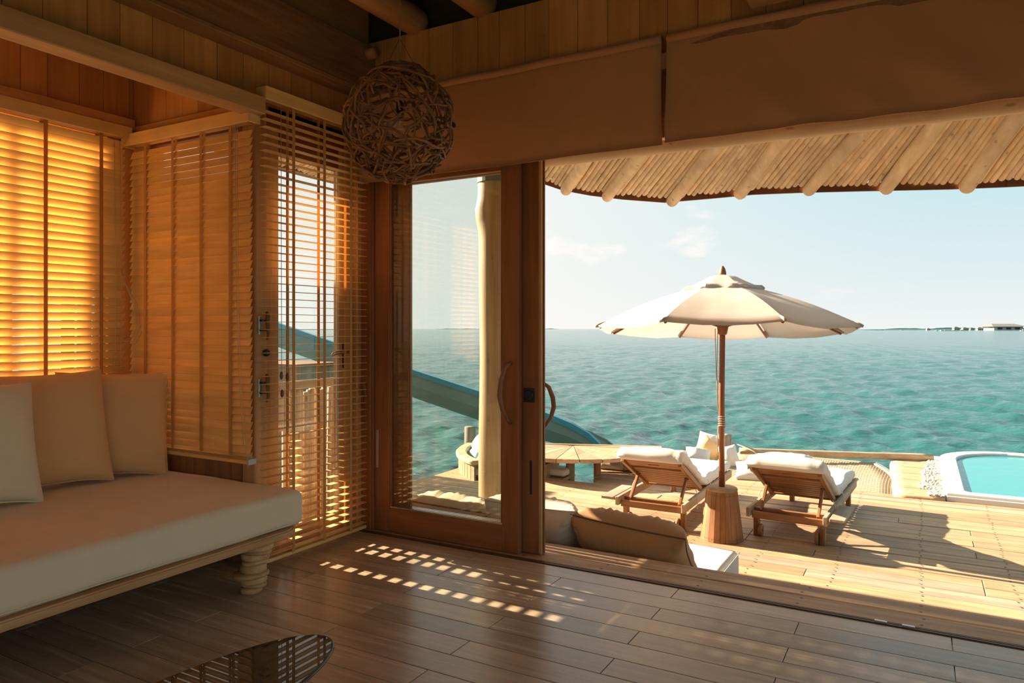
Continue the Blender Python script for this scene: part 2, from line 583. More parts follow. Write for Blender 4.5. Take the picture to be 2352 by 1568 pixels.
# colours of plain things
M_cream = cloth('cream_canvas', (0.82, 0.665, 0.455), bump=0.08)
M_white = cloth('white_canvas', (0.62, 0.575, 0.52), bump=0.05)
M_brown = cloth('brown_canvas', (0.42, 0.225, 0.095), bump=0.08)
M_brown_pipe = cloth('dark_brown_piping', (0.16, 0.09, 0.045))
M_beige = cloth('beige_canvas', (0.60, 0.49, 0.36), bump=0.08)
M_sand = cloth('sand_canvas', (0.80, 0.48, 0.215), bump=0.08)
M_taupe = cloth('taupe_canvas', (0.62, 0.46, 0.30), bump=0.08)
M_blue = cloth('pale_blue_canvas', (0.32, 0.52, 0.60), bump=0.05)
M_valance = cloth('valance_canvas', (0.62, 0.31, 0.145), transl=0.15, bump=0.1)
M_canopy = cloth('canopy_canvas', (0.52, 0.45, 0.39), transl=0.30, bump=0.04)
M_tape = cloth('ladder_tape', (0.74, 0.40, 0.13), transl=0.35)
M_cord = cloth('cord_cotton', (0.62, 0.45, 0.26))
M_flex = cloth('lamp_flex', (0.28, 0.15, 0.07))
M_rope = cloth('net_rope', (0.50, 0.39, 0.27), blotch=0.15)
M_metal = plain('brushed_steel', (0.55, 0.52, 0.47), 0.32, 1.0)
M_dark = plain('blackened_metal', (0.02, 0.02, 0.02), 0.45)
M_track = plain('bronze_track', (0.10, 0.055, 0.028), 0.4, 0.2)
M_plaster = plain('white_plaster', (0.62, 0.59, 0.55), 0.6, vary=0.05, scale=3)
M_nail = plain('rusty_nail', (0.13, 0.07, 0.035), 0.7)
M_glass = pane_glass('clear_pane', (0.95, 0.98, 0.965), 1.5, 1.0)
M_smoke = pane_glass('smoked_glass', (0.42, 0.45, 0.43), 1.5, 0.9)
M_bulb = pane_glass('bulb_glass', (0.95, 0.92, 0.85), 1.5, 1.5)
M_stone = plain('dark_stone', (0.36, 0.315, 0.255), 0.7, vary=0.3, scale=40, bump=0.4)

# ------------------------------------------------------------------ floor
XL, XR, YB, YF = -3.55, 3.3, -2.6, 4.05          # room: left wall, right wall, back wall, sea wall
NX, NY0, NY1 = -4.77, -0.5, 3.08                 # sofa nook
fl = struct('floor', 'grey-brown plank floor with a low sheen')
bx('subfloor', -4.95, XR, YB, 3.975, -0.14, -0.013, 'floor_wood', fl)
row = 0
y1 = 3.972
while y1 > 0.0:
    y0 = y1 - 0.1635
    x = -1.175 + (0.65 if row % 2 else 0.0) - 1.3 * 4
    lim0 = XL if (y0 + y1) / 2 > NY1 else NX
    while x < XR:
        a, b = max(x, lim0), min(x + 1.3, XR)
        if b - a > 0.03:
            bx('plank', a + 0.0018, b - 0.0018, y0 + 0.0018, y1 - 0.0018, -0.013, 0.0, 'floor_wood', fl, bev=0.0015)
        x += 1.3
    y1 = y0
    row += 1
pf = bx('plank_field', NX, XR, YB, y1, -0.013, 0.0, 'floor_wood', fl, bev=0.001)

thr = struct('trim_1', 'dark sliding door track in the floor')
bx('track_rail', -3.5, XR, 3.976, 3.990, -0.03, 0.006, M_track, thr)
bx('track_rail', -3.5, XR, 4.002, 4.012, -0.03, 0.004, M_track, thr)
bx('track_bed', -3.5, XR, 3.975, 4.035, -0.06, -0.012, M_track, thr)
for x in (-0.20, -0.08):
    bx('track_stop', x, x + 0.055, 3.985, 4.004, -0.01, 0.012, M_metal, thr)

# ------------------------------------------------------------------ left wall, nook, beams, ceiling
def boards(parent, axis, a0, a1, pitch, z0, z1, plane, th, mat='wall_wood', seed=1):
    """vertical boards on a wall plane: axis 'y' runs along y at x = plane, axis 'x' along x at y = plane"""
    rnd = random.Random(seed)
    a = a0
    while a < a1 - 0.01:
        b = min(a + pitch * rnd.uniform(0.86, 1.14), a1)
        d = rnd.uniform(0, 0.003)
        if axis == 'y':
            bx('board', min(plane, plane + th) + (d if th < 0 else 0), max(plane, plane + th) - (d if th > 0 else 0), a + 0.0015, b - 0.0015, z0, z1, mat, parent, bev=0.0015)
        else:
            bx('board', a + 0.0015, b - 0.0015, min(plane, plane + th), max(plane, plane + th), z0, z1, mat, parent, bev=0.0015)
        a = b

wl = struct('wall_left', 'warm timber wall above the sofa nook')
bx('wall_core', XL - 0.14, XL - 0.014, YB, 4.2, 2.84, 3.86, 'wall_wood', wl)
bx('wall_core', XL - 0.14, XL - 0.014, YB, NY0, 2.60, 2.84, 'wall_wood', wl)
bx('wall_core', XL - 0.14, XL - 0.014, YB, -2.40, 0.0, 2.60, 'wall_wood', wl)  # unseen opening up to the next piece, added so sun brightens the room
bx('wall_core', XL - 0.14, XL - 0.014, -0.72, NY0, 0.0, 2.60, 'wall_wood', wl)
boards(wl, 'y', YB, 4.05, 0.19, 2.80, 3.13, XL, -0.014, seed=4)
boards(wl, 'y', YB, NY0, 0.19, 2.60, 2.74, XL, -0.014, seed=5)
t2 = struct('trim_2', 'square timber lintel over the sofa nook')
bx('lintel', XL - 0.0, -3.42, YB, 3.05, 2.735, 2.84, 'post_wood', t2, bev=0.006)
t3 = struct('trim_3', 'deep dark timber beam under the ceiling')
bx('beam', XL - 0.02, -3.42, YB, 4.04, 3.12, 3.47, 'beam_wood', t3, bev=0.006)
bx('lip', XL - 0.02, -3.405, YB, 4.04, 3.105, 3.135, 'beam_wood', t3, bev=0.004)
log('peg', (-3.44, 3.97, 3.40), (-3.36, 3.97, 3.40), 0.04, 0.04, 'log_wood', t3, n=2, wob=0.0)

wn_ = struct('wall_nook_left', 'timber wall with window on the outer side of the sofa nook')
bx('wall_core', NX - 0.12, NX, NY0, 3.2, 0.0, 1.0, 'wall_wood', wn_)
bx('wall_core', NX - 0.12, NX - 0.013, NY0, 3.2, 2.74, 3.35, 'wall_wood', wn_)
bx('wall_core', NX - 0.12, NX, 2.90, 3.2, 1.0, 2.74, 'wall_wood', wn_)
bx('wall_core', NX - 0.12, NX, NY0, 0.6, 1.0, 2.74, 'wall_wood', wn_)
boards(wn_, 'y', NY0, NY1, 0.175, 2.86, 3.35, NX, -0.013, seed=8)
bx('head_trim', NX, NX + 0.10, NY0, 3.03, 2.80, 2.875, 'wall_wood', wn_, bev=0.004)
w1 = struct('window_1', 'tall window behind the glowing blind')
for yy in (0.6, 1.66, 2.27, 2.86):
    bx('mullion', NX - 0.09, NX - 0.03, yy, yy + (0.055 if yy > 0.6 else 0.04), 1.0, 2.74, 'door_wood', w1)
bx('window_rail', NX - 0.09, NX - 0.03, 0.6, 2.91, 1.0, 1.06, 'door_wood', w1)
bx('window_rail', NX - 0.09, NX - 0.03, 0.6, 2.91, 2.68, 2.74, 'door_wood', w1)
for a, b in ((0.64, 1.66), (1.715, 2.27), (2.325, 2.86)):
    bx('pane', NX - 0.064, NX - 0.060, a, b, 1.06, 2.68, M_glass, w1, bev=0)

we = struct('wall_nook_end', 'timber end wall of the sofa nook with window')
bx('wall_core', NX, XL - 0.12, NY1 + 0.013, NY1 + 0.13, 0.0, 0.62, 'wall_wood', we)
bx('wall_core', NX, XL - 0.12, NY1 + 0.013, NY1 + 0.13, 2.74, 3.35, 'wall_wood', we)
bx('wall_core', NX, -4.62, NY1, NY1 + 0.13, 0.62, 2.74, 'wall_wood', we)
boards(we, 'x', NX, XL - 0.12, 0.17, 2.76, 3.35, NY1, 0.013, seed=11)
boards(we, 'x', NX, XL - 0.12, 0.13, 0.0, 0.62, NY1, 0.013, 'beam_wood', seed=12)
bx('head_trim', NX, XL - 0.12, NY1 - 0.05, NY1, 2.77, 2.83, 'wall_wood', we, bev=0.004)
w2 = struct('window_2', 'window behind the closed blind of the nook end wall')
bx('window_rail', -4.62, -3.68, NY1 + 0.03, NY1 + 0.09, 0.62, 0.68, 'door_wood', w2)
bx('window_rail', -4.62, -3.68, NY1 + 0.03, NY1 + 0.09, 2.70, 2.74, 'door_wood', w2)
bx('mullion', -4.62, -4.57, NY1 + 0.03, NY1 + 0.09, 0.68, 2.70, 'door_wood', w2)
bx('mullion', -3.74, -3.68, NY1 + 0.03, NY1 + 0.09, 0.68, 2.70, 'door_wood', w2)
bx('pane', -4.57, -3.74, NY1 + 0.058, NY1 + 0.062, 0.68, 2.70, M_glass, w2, bev=0)
wnn = struct('wall_nook_near', 'near end wall of the sofa nook')
bx('wall_core', NX, XL, NY0 - 0.12, NY0, 0, 3.35, 'wall_wood', wnn)
nc = struct('ceiling_nook', 'timber ceiling of the sofa nook')
bx('nook_ceiling_board', NX - 0.12, XL - 0.014, NY0 - 0.12, 3.22, 3.35, 3.40, 'wall_wood', nc)

wf = struct('wall_front', 'timber boarded header above the sliding doors')
bx('wall_core', XL - 0.14, XR + 0.1, YF + 0.012, YF + 0.14, 2.58, 3.52, 'wall_wood', wf)
bx('wall_core', XL - 0.14, XR + 0.1, YF + 0.09, YF + 0.14, 3.52, 3.86, 'ceiling_shade', wf)  # shade between the joist ends put into the colour
boards(wf, 'x', XL, XR, 0.18, 2.55, 3.515, YF, 0.012, seed=15)
bx('corner_batten', XL, XL + 0.05, YF - 0.035, YF, 3.13, 3.47, 'post_wood', wf)
ce = struct('ceiling', 'ceiling coloured shade-dark with round timber joists')
bx('ceiling_board', XL - 0.2, XR + 0.2, YB - 0.1, YF + 0.14, 3.84, 3.90, 'ceiling_shade', ce)
for k in range(12):
    x = -3.08 + 0.555 * k
    log('joist', (x, YB, 3.60), (x, YF + 0.02, 3.60), 0.105, 0.098, 'log_wood', ce, n=10, wob=0.05, sides=16, seed=k + 3, round_end=True)
t4 = struct('trim_4', 'square timber bracket at the door header')
bx('bracket', -0.78, -0.36, 3.55, 3.93, 3.13, 3.6, 'post_wood', t4, bev=0.006)

wb = struct('wall_back', 'timber wall behind the viewer')
bx('wall_core', XL - 0.14, XR + 0.1, YB - 0.12, YB, 2.7, 3.86, 'wall_wood', wb)
bx('wall_core', XL - 0.14, -2.6, YB - 0.12, YB, 0, 2.7, 'wall_wood', wb)  # unseen gap to the next piece, added for more daylight inside
bx('wall_core', 2.6, XR + 0.1, YB - 0.12, YB, 0, 2.7, 'wall_wood', wb)
wr_ = struct('wall_right', 'timber wall with wide opening to the terrace')
bx('wall_core', XR, XR + 0.12, YB, YF + 0.14, 2.75, 3.86, 'wall_wood', wr_)
bx('wall_core', XR, XR + 0.12, YB, -2.0, 0, 2.75, 'wall_wood', wr_)
bx('wall_core', XR, XR + 0.12, 3.85, YF + 0.14, 0, 2.75, 'door_wood', wr_)

# ------------------------------------------------------------------ doors
def leaf(name, label, x0, x1, y, z1, sl, sr, brail, z0=0.0):
    d = struct(name, label)
    dep = 0.045
    bx('stile', x0, x0 + sl, y, y + dep, z0, z1, 'door_wood', d, bev=0.004)
    bx('stile', x1 - sr, x1, y, y + dep, z0, z1, 'door_wood', d, bev=0.004)
    bx('bottom_rail', x0 + sl, x1 - sr, y, y + dep, z0, brail, 'door_wood', d, bev=0.004)
    bx('top_rail', x0 + sl, x1 - sr, y, y + dep, z1 - 0.12, z1, 'door_wood', d, bev=0.004)
    bx('pane', x0 + sl - 0.01, x1 - sr + 0.01, y + 0.020, y + 0.026, brail - 0.01, z1 - 0.11, M_glass, d, bev=0)
    for xx in (x0 + sl, x1 - sr - 0.012):
        bx('glazing_bead', xx, xx + 0.012, y + 0.006, y + 0.018, brail, z1 - 0.12, 'door_wood', d)
    for k in range(2):
        bx('glazing_bead', x0 + sl, x1 - sr, y + 0.004 + 0.024 * k, y + 0.016 + 0.024 * k, brail, brail + 0.014, M_metal, d)
    return d

d1 = leaf('door_1', 'closed glazed sliding leaf with dark timber frame', -3.44, -2.25, 4.062, 2.6, 0.135, 0.125, 0.17)
# curved driftwood pull on its meeting stile
pts = [(-2.30, 4.055, 1.235), (-2.325, 4.02, 1.20), (-2.345, 4.005, 1.12), (-2.355, 4.0, 1.02), (-2.335, 4.005, 0.93), (-2.315, 4.02, 0.87), (-2.305, 4.055, 0.835)]
tube('handle', pts, [0.010, 0.014, 0.017, 0.018, 0.016, 0.013, 0.009], 'teak', d1, 10)
bx('flush_bolt', -3.425, -3.405, 4.058, 4.064, 0.45, 0.72, M_metal, d1, bev=0.001)
d3 = leaf('door_3', 'open glazed sliding leaf stacked behind the closed one', -3.335, -2.135, 4.125, 2.6, 0.155, 0.155, 0.16)
box('lock_plate', (-2.205, 4.122, 1.02), (0.082, 0.006, 0.092), M_dark, d3, bev=0.002)
box('lock_turn', (-2.205, 4.116, 1.02), (0.014, 0.010, 0.07), M_dark, d3, rot=(0, R(40), 0), bev=0.002)
lathe('lock_rose', [(0.034, -0.004), (0.034, 0.004), (0.028, 0.006)], M_dark, d3, (-2.205, 4.118, 1.02), 20, rot=(R(90), 0, 0))
bx('edge_strip', -2.137, -2.118, 4.125, 4.145, 0.0, 2.6, 'post_wood', d3)
bx('edge_strip', -2.137, -2.112, 4.155, 4.170, 0.0, 2.6, 'door_wood', d3)
bx('flush_bolt', -2.200, -2.185, 4.121, 4.126, 0.38, 0.60, M_dark, d3, bev=0.001)
pts = [(-2.135, 4.18, 1.10), (-2.11, 4.215, 1.07), (-2.09, 4.235, 1.0), (-2.085, 4.24, 0.94), (-2.10, 4.225, 0.87), (-2.135, 4.18, 0.80)]
tube('handle', pts, [0.010, 0.014, 0.016, 0.016, 0.014, 0.010], 'teak', d3, 10)
jm = struct('trim_5', 'dark timber jamb in the corner beside the sliding doors')
bx('jamb', XL - 0.03, -3.462, 4.04, 4.19, 0.0, 2.62, 'door_wood', jm, bev=0.005)
bx('jamb_stop', -3.468, -3.441, 4.05, 4.10, 0.0, 2.62, 'door_wood', jm, bev=0.003)

# glazed side door behind the open blind
d2 = struct('door_2', 'glazed side door with pale timber frame behind the open blind')
bx('post', XL - 0.12, XL, 3.08, 3.175, 0.0, 2.80, 'post_wood', d2, bev=0.008)
bx('stile', XL - 0.075, XL - 0.02, 3.175, 3.285, 0.0, 2.72, 'post_wood', d2, bev=0.004)
bx('stile', XL - 0.075, XL - 0.02, 3.835, 3.945, 0.0, 2.72, 'post_wood', d2, bev=0.004)
bx('post', XL - 0.12, XL, 4.0, 4.075, 0.0, 2.80, 'post_wood', d2, bev=0.008)
bx('stop', XL - 0.11, XL - 0.06, 3.945, 4.0, 0.0, 2.72, 'beam_wood', d2)
bx('bottom_rail', XL - 0.07, XL - 0.025, 3.285, 3.835, 0.0, 0.15, 'post_wood', d2, bev=0.004)
bx('top_rail', XL - 0.07, XL - 0.025, 3.285, 3.835, 2.56, 2.72, 'door_wood', d2, bev=0.004)
bx('head', XL - 0.12, XL, 3.175, 4.0, 2.72, 2.84, 'door_wood', d2)
bx('sill', XL - 0.14, XL, 3.08, 4.08, -0.05, 0.005, 'beam_wood', d2)
bx('pane', XL - 0.05, XL - 0.045, 3.28, 3.84, 0.14, 2.57, M_glass, d2, bev=0)
bx('glazing_bead', XL - 0.04, XL - 0.022, 3.818, 3.835, 0.15, 2.56, M_plaster, d2)
lev = tube('lever_handle', [(XL - 0.02, 3.885, 1.285), (XL + 0.03, 3.885, 1.285), (XL + 0.035, 3.86, 1.287), (XL + 0.035, 3.78, 1.285), (XL + 0.035, 3.72, 1.278), (XL + 0.033, 3.705, 1.265)], [0.012, 0.011, 0.011, 0.012, 0.012, 0.009], M_metal, d2, 10)
bx('handle_plate', XL - 0.022, XL - 0.016, 3.865, 3.905, 1.17, 1.35, M_dark, d2)
def latch(y, z):
    p = bx('latch_plate', XL, XL + 0.005, y - 0.021, y + 0.009, z - 0.058, z + 0.058, M_metal, d2, bev=0.002)
    for dz in (-0.03, 0.03):
        bx('latch_bracket', XL + 0.004, XL + 0.03, y - 0.02, y + 0.02, z + dz - 0.006, z + dz + 0.006, M_dark, p)
    tube('latch_grip', [(XL + 0.03, y + 0.018, z + 0.085), (XL + 0.035, y + 0.021, z + 0.06), (XL + 0.036, y + 0.018, z + 0.02), (XL + 0.036, y + 0.022, z - 0.02), (XL + 0.035, y + 0.026, z - 0.055), (XL + 0.03, y + 0.018, z - 0.09)], [0.009, 0.013, 0.012, 0.011, 0.010, 0.005], 'vine_wood', p, 8)
latch(3.125, 1.47)
latch(3.125, 1.085)
lathe('stop_knob', [(0.022, 0.0), (0.024, 0.012), (0.020, 0.022), (0.008, 0.026)], plain('green_rubber', (0.012, 0.035, 0.03), 0.5), d2, (XL, 3.158, 1.30), 16, rot=(0, R(90), 0))
tube('pull_grip', [(XL + 0.005, 4.035, 1.055), (XL + 0.035, 4.035, 1.05), (XL + 0.045, 4.033, 1.01), (XL + 0.045, 4.038, 0.96), (XL + 0.035, 4.045, 0.92), (XL + 0.01, 4.04, 0.90)], [0.008, 0.015, 0.017, 0.016, 0.012, 0.007], 'vine_wood', d2, 8)

# ------------------------------------------------------------------ blinds
def blind(name, label, axis, a0, a1, plane, zt, zb, pitch, tilt, rail, tapes, inner, pelmet=0.075, width=0.050):
    """axis: the way the slats run. tilt: degrees the slat turns about its length (positive lifts the room edge). inner: +1/-1 room side"""
    base = (plane, (a0 + a1) / 2, zb) if axis == 'y' else ((a0 + a1) / 2, plane, zb)
    t = thing(name, label, 'blind', base, 'wooden venetian blinds')
    W, TH = width, 0.0028
    def put(nm, ac, ln, z, rx, mat, w=W, th=TH, off=0.0, bev=0.001):
        if axis == 'y':
            return box(nm, (plane + off, ac, z), (w, ln, th), mat, t, rot=(0, rx, 0), bev=bev)
        return box(nm, (ac, plane + off, z), (ln, w, th), mat, t, rot=(rx, 0, 0), bev=bev)
    n = int((zt - zb - 0.02) / pitch)
    rnd = random.Random(len(name))
    ta = R(tilt)
    sgn = -inner if axis == 'y' else inner
    for k in range(n):
        z = zb + 0.045 + pitch * k
        e = rnd.uniform(-0.02, 0.02)
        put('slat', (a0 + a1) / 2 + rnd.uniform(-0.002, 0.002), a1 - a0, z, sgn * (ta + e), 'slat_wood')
    put('bottom_rail', (a0 + a1) / 2, a1 - a0, zb + 0.014, 0, 'slat_wood', 0.052, 0.022, bev=0.004)
    put('head_rail', (a0 + a1) / 2, a1 - a0 - 0.02, zt + 0.02, 0, 'wall_wood', 0.05, 0.04)
    # pelmet with returns
    pf_ = 0.045 * inner
    if axis == 'y':
        bx('pelmet', plane + pf_ - 0.007, plane + pf_ + 0.007, a0 - rail, a1 + rail, zt - 0.005, zt + pelmet, 'slat_wood', t, bev=0.003)
        for e in (a0 - rail, a1 + rail - 0.014):
            bx('pelmet_return', min(plane - 0.04, plane + pf_), max(plane + 0.04 * 0, plane + pf_), e, e + 0.014, zt - 0.005, zt + pelmet, 'slat_wood', t, bev=0.003)
    else:
        bx('pelmet', a0 - rail, a1 + rail, plane + pf_ - 0.007, plane + pf_ + 0.007, zt - 0.005, zt + pelmet, 'slat_wood', t, bev=0.003)
        for e in (a0 - rail, a1 + rail - 0.014):
            bx('pelmet_return', e, e + 0.014, min(plane + 0.04, plane + pf_), max(plane + 0.04, plane + pf_), zt - 0.005, zt + pelmet, 'slat_wood', t, bev=0.003)
    hw = max(0.6 * W * abs(math.cos(ta)), 0.012) * 0.5 + 0.012 * 0 + 0.5 * W * abs(math.cos(ta)) * 0.45
    hw = 0.5 * W * abs(math.cos(ta)) + 0.002
    for a in tapes:
        for s in (-1, 1):
            if axis == 'y':
                bx('ladder_tape', plane + s * hw - 0.0006, plane + s * hw + 0.0006, a - 0.012, a + 0.012, zb + 0.02, zt, M_tape, t, bev=0)
            else:
                bx('ladder_tape', a - 0.012, a + 0.012, plane + s * hw - 0.0006, plane + s * hw + 0.0006, zb + 0.02, zt, M_tape, t, bev=0)
    return t

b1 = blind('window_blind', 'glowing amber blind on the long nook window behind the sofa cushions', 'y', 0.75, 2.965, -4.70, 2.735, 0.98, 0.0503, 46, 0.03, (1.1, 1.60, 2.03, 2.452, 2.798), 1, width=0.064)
for k, (y, dz) in enumerate(((2.875, 0), (2.915, 0.02))):
    tube('pull_cord', [(-4.66, y, 2.70), (-4.655, y + 0.004, 2.2), (-4.65, y + 0.006, 1.75), (-4.655, y + 0.002, 1.2)], 0.0022, M_cord, b1, 5)
for k in range(3):
    q = 0.03 + 0.025 * k
    tube('cord_loop', [(-4.65, 2.915, 1.85), (-4.63, 2.935, 1.75), (-4.60, 2.955 + q * 0.5, 1.62), (-4.585, 2.97 + q * 0.6, 1.50 - q), (-4.60, 2.95 + q * 0.4, 1.42 - q), (-4.65, 2.92, 1.37)], 0.0022, M_cord, b1, 5)
b2 = blind('window_blind', 'closed amber blind with light slits on the nook end wall', 'x', -4.70, -3.515, 3.02, 2.69, 0.63, 0.0465, -68, 0.035, (-4.531, -4.242, -3.962, -3.69), -1, width=0.056)
tube('pull_cord', [(-3.60, 2.975, 2.68), (-3.592, 2.972, 1.8), (-3.57, 2.972, 1.2), (-3.53, 2.975, 0.75)], 0.0022, M_cord, b2, 5)
tube('pull_cord', [(-3.585, 2.975, 2.68), (-3.575, 2.972, 1.8), (-3.55, 2.972, 1.2), (-3.50, 2.98, 0.62)], 0.0022, M_cord, b2, 5)
for k in range(4):
    bx('stacked_slat', -4.69, -3.52, 2.995, 3.045, 0.656 + 0.006 * k, 0.659 + 0.006 * k, 'slat_wood', b2, bev=0.001)
bx('rail_cap', -3.516, -3.505, 2.99, 3.05, 0.63, 0.665, M_plaster, b2)
b3 = blind('window_blind', 'open amber blind hanging over the glazed side door', 'y', 3.055, 3.965, -3.455, 2.83, 0.03, 0.0472, 0, 0.02, (3.275, 3.545, 3.80), 1)
for y in (3.155, 3.20):
    tube('pull_cord', [(-3.41, y, 2.82), (-3.408, y, 2.0), (-3.406, y + 0.002, 1.20)], 0.002, M_cord, b3, 5)
for y, z in ((3.155, 1.165), (3.202, 1.155), (3.16, 1.055)):
    lathe('cord_tassel', [(0.004, 0.022), (0.009, 0.012), (0.011, -0.008), (0.006, -0.024), (0.002, -0.026)], 'teak_dark', b3, (-3.406, y, z), 12)

# ------------------------------------------------------------------ sofa
SB = thing('daybed_sofa', 'built-in wooden sofa base on stacked driftwood legs', 'sofa', (-3.9, 1.4, 0))
# slab with rounded front corner
def slab_outline(x0, x1, y0, y1, r):
    pts = [(x0, y0), (x1, y0)]
    for k in range(7):
        a = k / 6 * PI / 2
        pts.append((x1 - r + r * math.cos(a), y1 - r + r * math.sin(a)))
    pts.append((x0, y1))
    return pts
def prism(name, pts, z0, z1, mat, parent=None, bev=0.006, ax='y'):
    bm = bmesh.new()
    vs_ = [bm.verts.new((p[0], p[1], z0)) for p in pts]
    f = bm.faces.new(vs_)
    r = bmesh.ops.extrude_face_region(bm, geom=[f])
    for v in r['geom']:
        if isinstance(v, bmesh.types.BMVert):
            v.co.z = z1
    bmesh.ops.recalc_face_normals(bm, faces=bm.faces[:])
    if bev:
        bmesh.ops.bevel(bm, geom=[e for e in bm.edges if abs(e.verts[0].co.z - e.verts[1].co.z) < 1e-6], offset=bev, segments=2, affect='EDGES')
    c = Vector((sum(p[0] for p in pts) / len(pts), sum(p[1] for p in pts) / len(pts), z0))
    for v in bm.verts:
        v.co -= c
    return link(name, to_mesh(bm, name, getmat(mat, ax)), parent, c)
prism('slab', slab_outline(-4.72, -3.105, -0.35, 3.05, 0.14), 0.268, 0.312, 'leg_wood', SB, 0.008)
def drift_leg(cx, cy, seed):
    rnd = random.Random(seed)
    z = 0.0
    i = 0
    hs = [0.030, 0.026, 0.036, 0.024, 0.048, 0.020, 0.040, 0.022, 0.032]
    tot = sum(hs)
    hs = [q * 0.268 / tot for q in hs]
    for q in hs:
        r = 0.075 + rnd.uniform(-0.016, 0.014) + (0.026 if i >= 8 else 0)
        dx, dy = rnd.uniform(-0.017, 0.017), rnd.uniform(-0.017, 0.017)
        V, F = [], []
        S = 18
        ph = rnd.uniform(0, 6)
        prof = [(0.90, 0.0), (1.0, 0.2), (1.0, 0.8), (0.90, 1.0)]
        sl = rnd.uniform(-0.12, 0.12)
        for (pr, pz) in prof:
            for k in range(S):
                a = 2 * PI * k / S
                rr = r * pr * (1 + 0.10 * math.sin(a * 2 + ph) + 0.05 * math.sin(a * 3 + ph * 2))
                V.append((cx + dx + rr * math.cos(a), cy + dy + rr * math.sin(a), z + pz * q + (0 if i in (0, len(hs) - 1) else sl * r * math.cos(a + ph) * 0.6)))
        for a in range(3):
            for k in range(S):
                k2 = (k + 1) % S
                F.append((a * S + k, a * S + k2, (a + 1) * S + k2, (a + 1) * S + k))
        F.append(tuple(range(S))[::-1])
        F.append(tuple(3 * S + k for k in range(S)))
        yield V, F, (cx + dx, cy + dy, z)
        z += q
        i += 1
for j, (cx, cy) in enumerate(((-3.20, 2.77), (-3.20, 0.1), (-4.55, 2.77), (-4.55, 0.1))):
    lg = None
    for V, F, o in drift_leg(cx, cy, 31 + j):
        if lg is None:
            lg = mesh_obj('leg', V, F, wood('leg_wood', 'x'), SB, o)
        else:
            mesh_obj('slice', V, F, wood('leg_wood', 'x'), lg, o)
mt = roundbox('sofa_mattress', (-3.92, 1.36, 0.414), (1.60, 3.42, 0.20), 0.045, M_cream, None, crown=0.012, wr=0.006, wscale=3.2, n=26, seg=4)
tag(mt, 'thick cream canvas mattress lying on the wooden sofa base', 'mattress')
# seam lines round the mattress
def loop_rect(x0, x1, y0, y1, z, r):
    pts = []
    for cx, cy, a0 in ((x1 - r, y1 - r, 0), (x0 + r, y1 - r, 90), (x0 + r, y0 + r, 180), (x1 - r, y0 + r, 270)):
        for k in range(5):
            a = R(a0 + 90 * k / 4)
            pts.append((cx + r * math.cos(a), cy + r * math.sin(a), z))
    return pts
tube('seam', loop_rect(-4.718, -3.122, -0.348, 3.068, 0.335, 0.045), 0.003, M_cream, mt, 5, True)

cushion('sofa_cushion', 'cream sofa cushion in the nook corner against the closed blind', 'cushion', (-4.45, 2.735, 0.85), 0.64, 0.65, 0.20, (R(-12), R(1.5), R(57)), M_sand, 3, M_sand, wr=0.016, ears=0.05, group='sofa back cushions', sagz=0.02, pucker=0.8, full=3.6, n=36)
cushion('sofa_cushion', 'cream sofa cushion standing in the middle of the row', 'cushion', (-4.42, 2.33, 0.865), 0.64, 0.66, 0.21, (R(-14), R(-1), R(80)), M_sand, 8, M_sand, wr=0.014, ears=0.045, group='sofa back cushions', sagz=0.02, pucker=0.7, full=3.6, n=36)
cushion('sofa_cushion', 'pale cream sofa cushion cut off by the picture edge', 'cushion', (-4.25, 1.83, 0.85), 0.66, 0.64, 0.22, (R(-18), R(1), R(82)), M_cream, 13, M_cream, wr=0.014, ears=0.045, group='sofa back cushions', sagz=0.02, pucker=0.7, full=3.6, n=36)

# ------------------------------------------------------------------ coffee table
ct = thing('coffee_table', 'low oval coffee table with smoked glass top on a stone base', 'table', (-1.81, 1.2, 0))
def oval(cx, cy, a, b, n=48, p=2.0):
    out = []
    for k in range(n):
        t = 2 * PI * k / n
        c, s = math.cos(t), math.sin(t)
        out.append((cx + b * math.copysign(abs(c) ** (2 / p), c), cy + a * math.copysign(abs(s) ** (2 / p), s)))
    return out
prism('glass_top', oval(-1.81, 1.19, 0.68, 0.213, 64, 2.1), 0.368, 0.380, M_smoke, ct, 0.003)
tube('glass_edge', [(p[0], p[1], 0.374) for p in oval(-1.81, 1.19, 0.681, 0.214, 64, 2.1)], 0.0055, plain('dark_glass_edge', (0.006, 0.008, 0.008), 0.12), ct, 6, True)
def stone(name, cx, cy, a, b, prof, seed, parent, mat):
    V, F = [], []
    S = 40
    for f, z in prof:
        for k in range(S):
            t = 2 * PI * k / S
            q = 1 + 0.05 * noise.noise((math.cos(t) * 1.5 + seed, math.sin(t) * 1.5, z * 4))
            V.append((cx + b * f * q * math.cos(t), cy + a * f * q * math.sin(t), z))
    for i in range(len(prof) - 1):
        for k in range(S):
            k2 = (k + 1) % S
            F.append((i * S + k, i * S + k2, (i + 1) * S + k2, (i + 1) * S + k))
    F.append(tuple(range(S))[::-1])
    F.append(tuple((len(prof) - 1) * S + k for k in range(S)))
    return mesh_obj(name, V, F, mat, parent, (cx, cy, 0))
stone('base', -1.83, 1.15, 0.50, 0.155, [(0.95, 0.0), (1.0, 0.03), (1.0, 0.14), (0.96, 0.17), (0.80, 0.185), (0.70, 0.20), (0.68, 0.30), (0.72, 0.34), (0.70, 0.367)], 2, ct, M_stone)

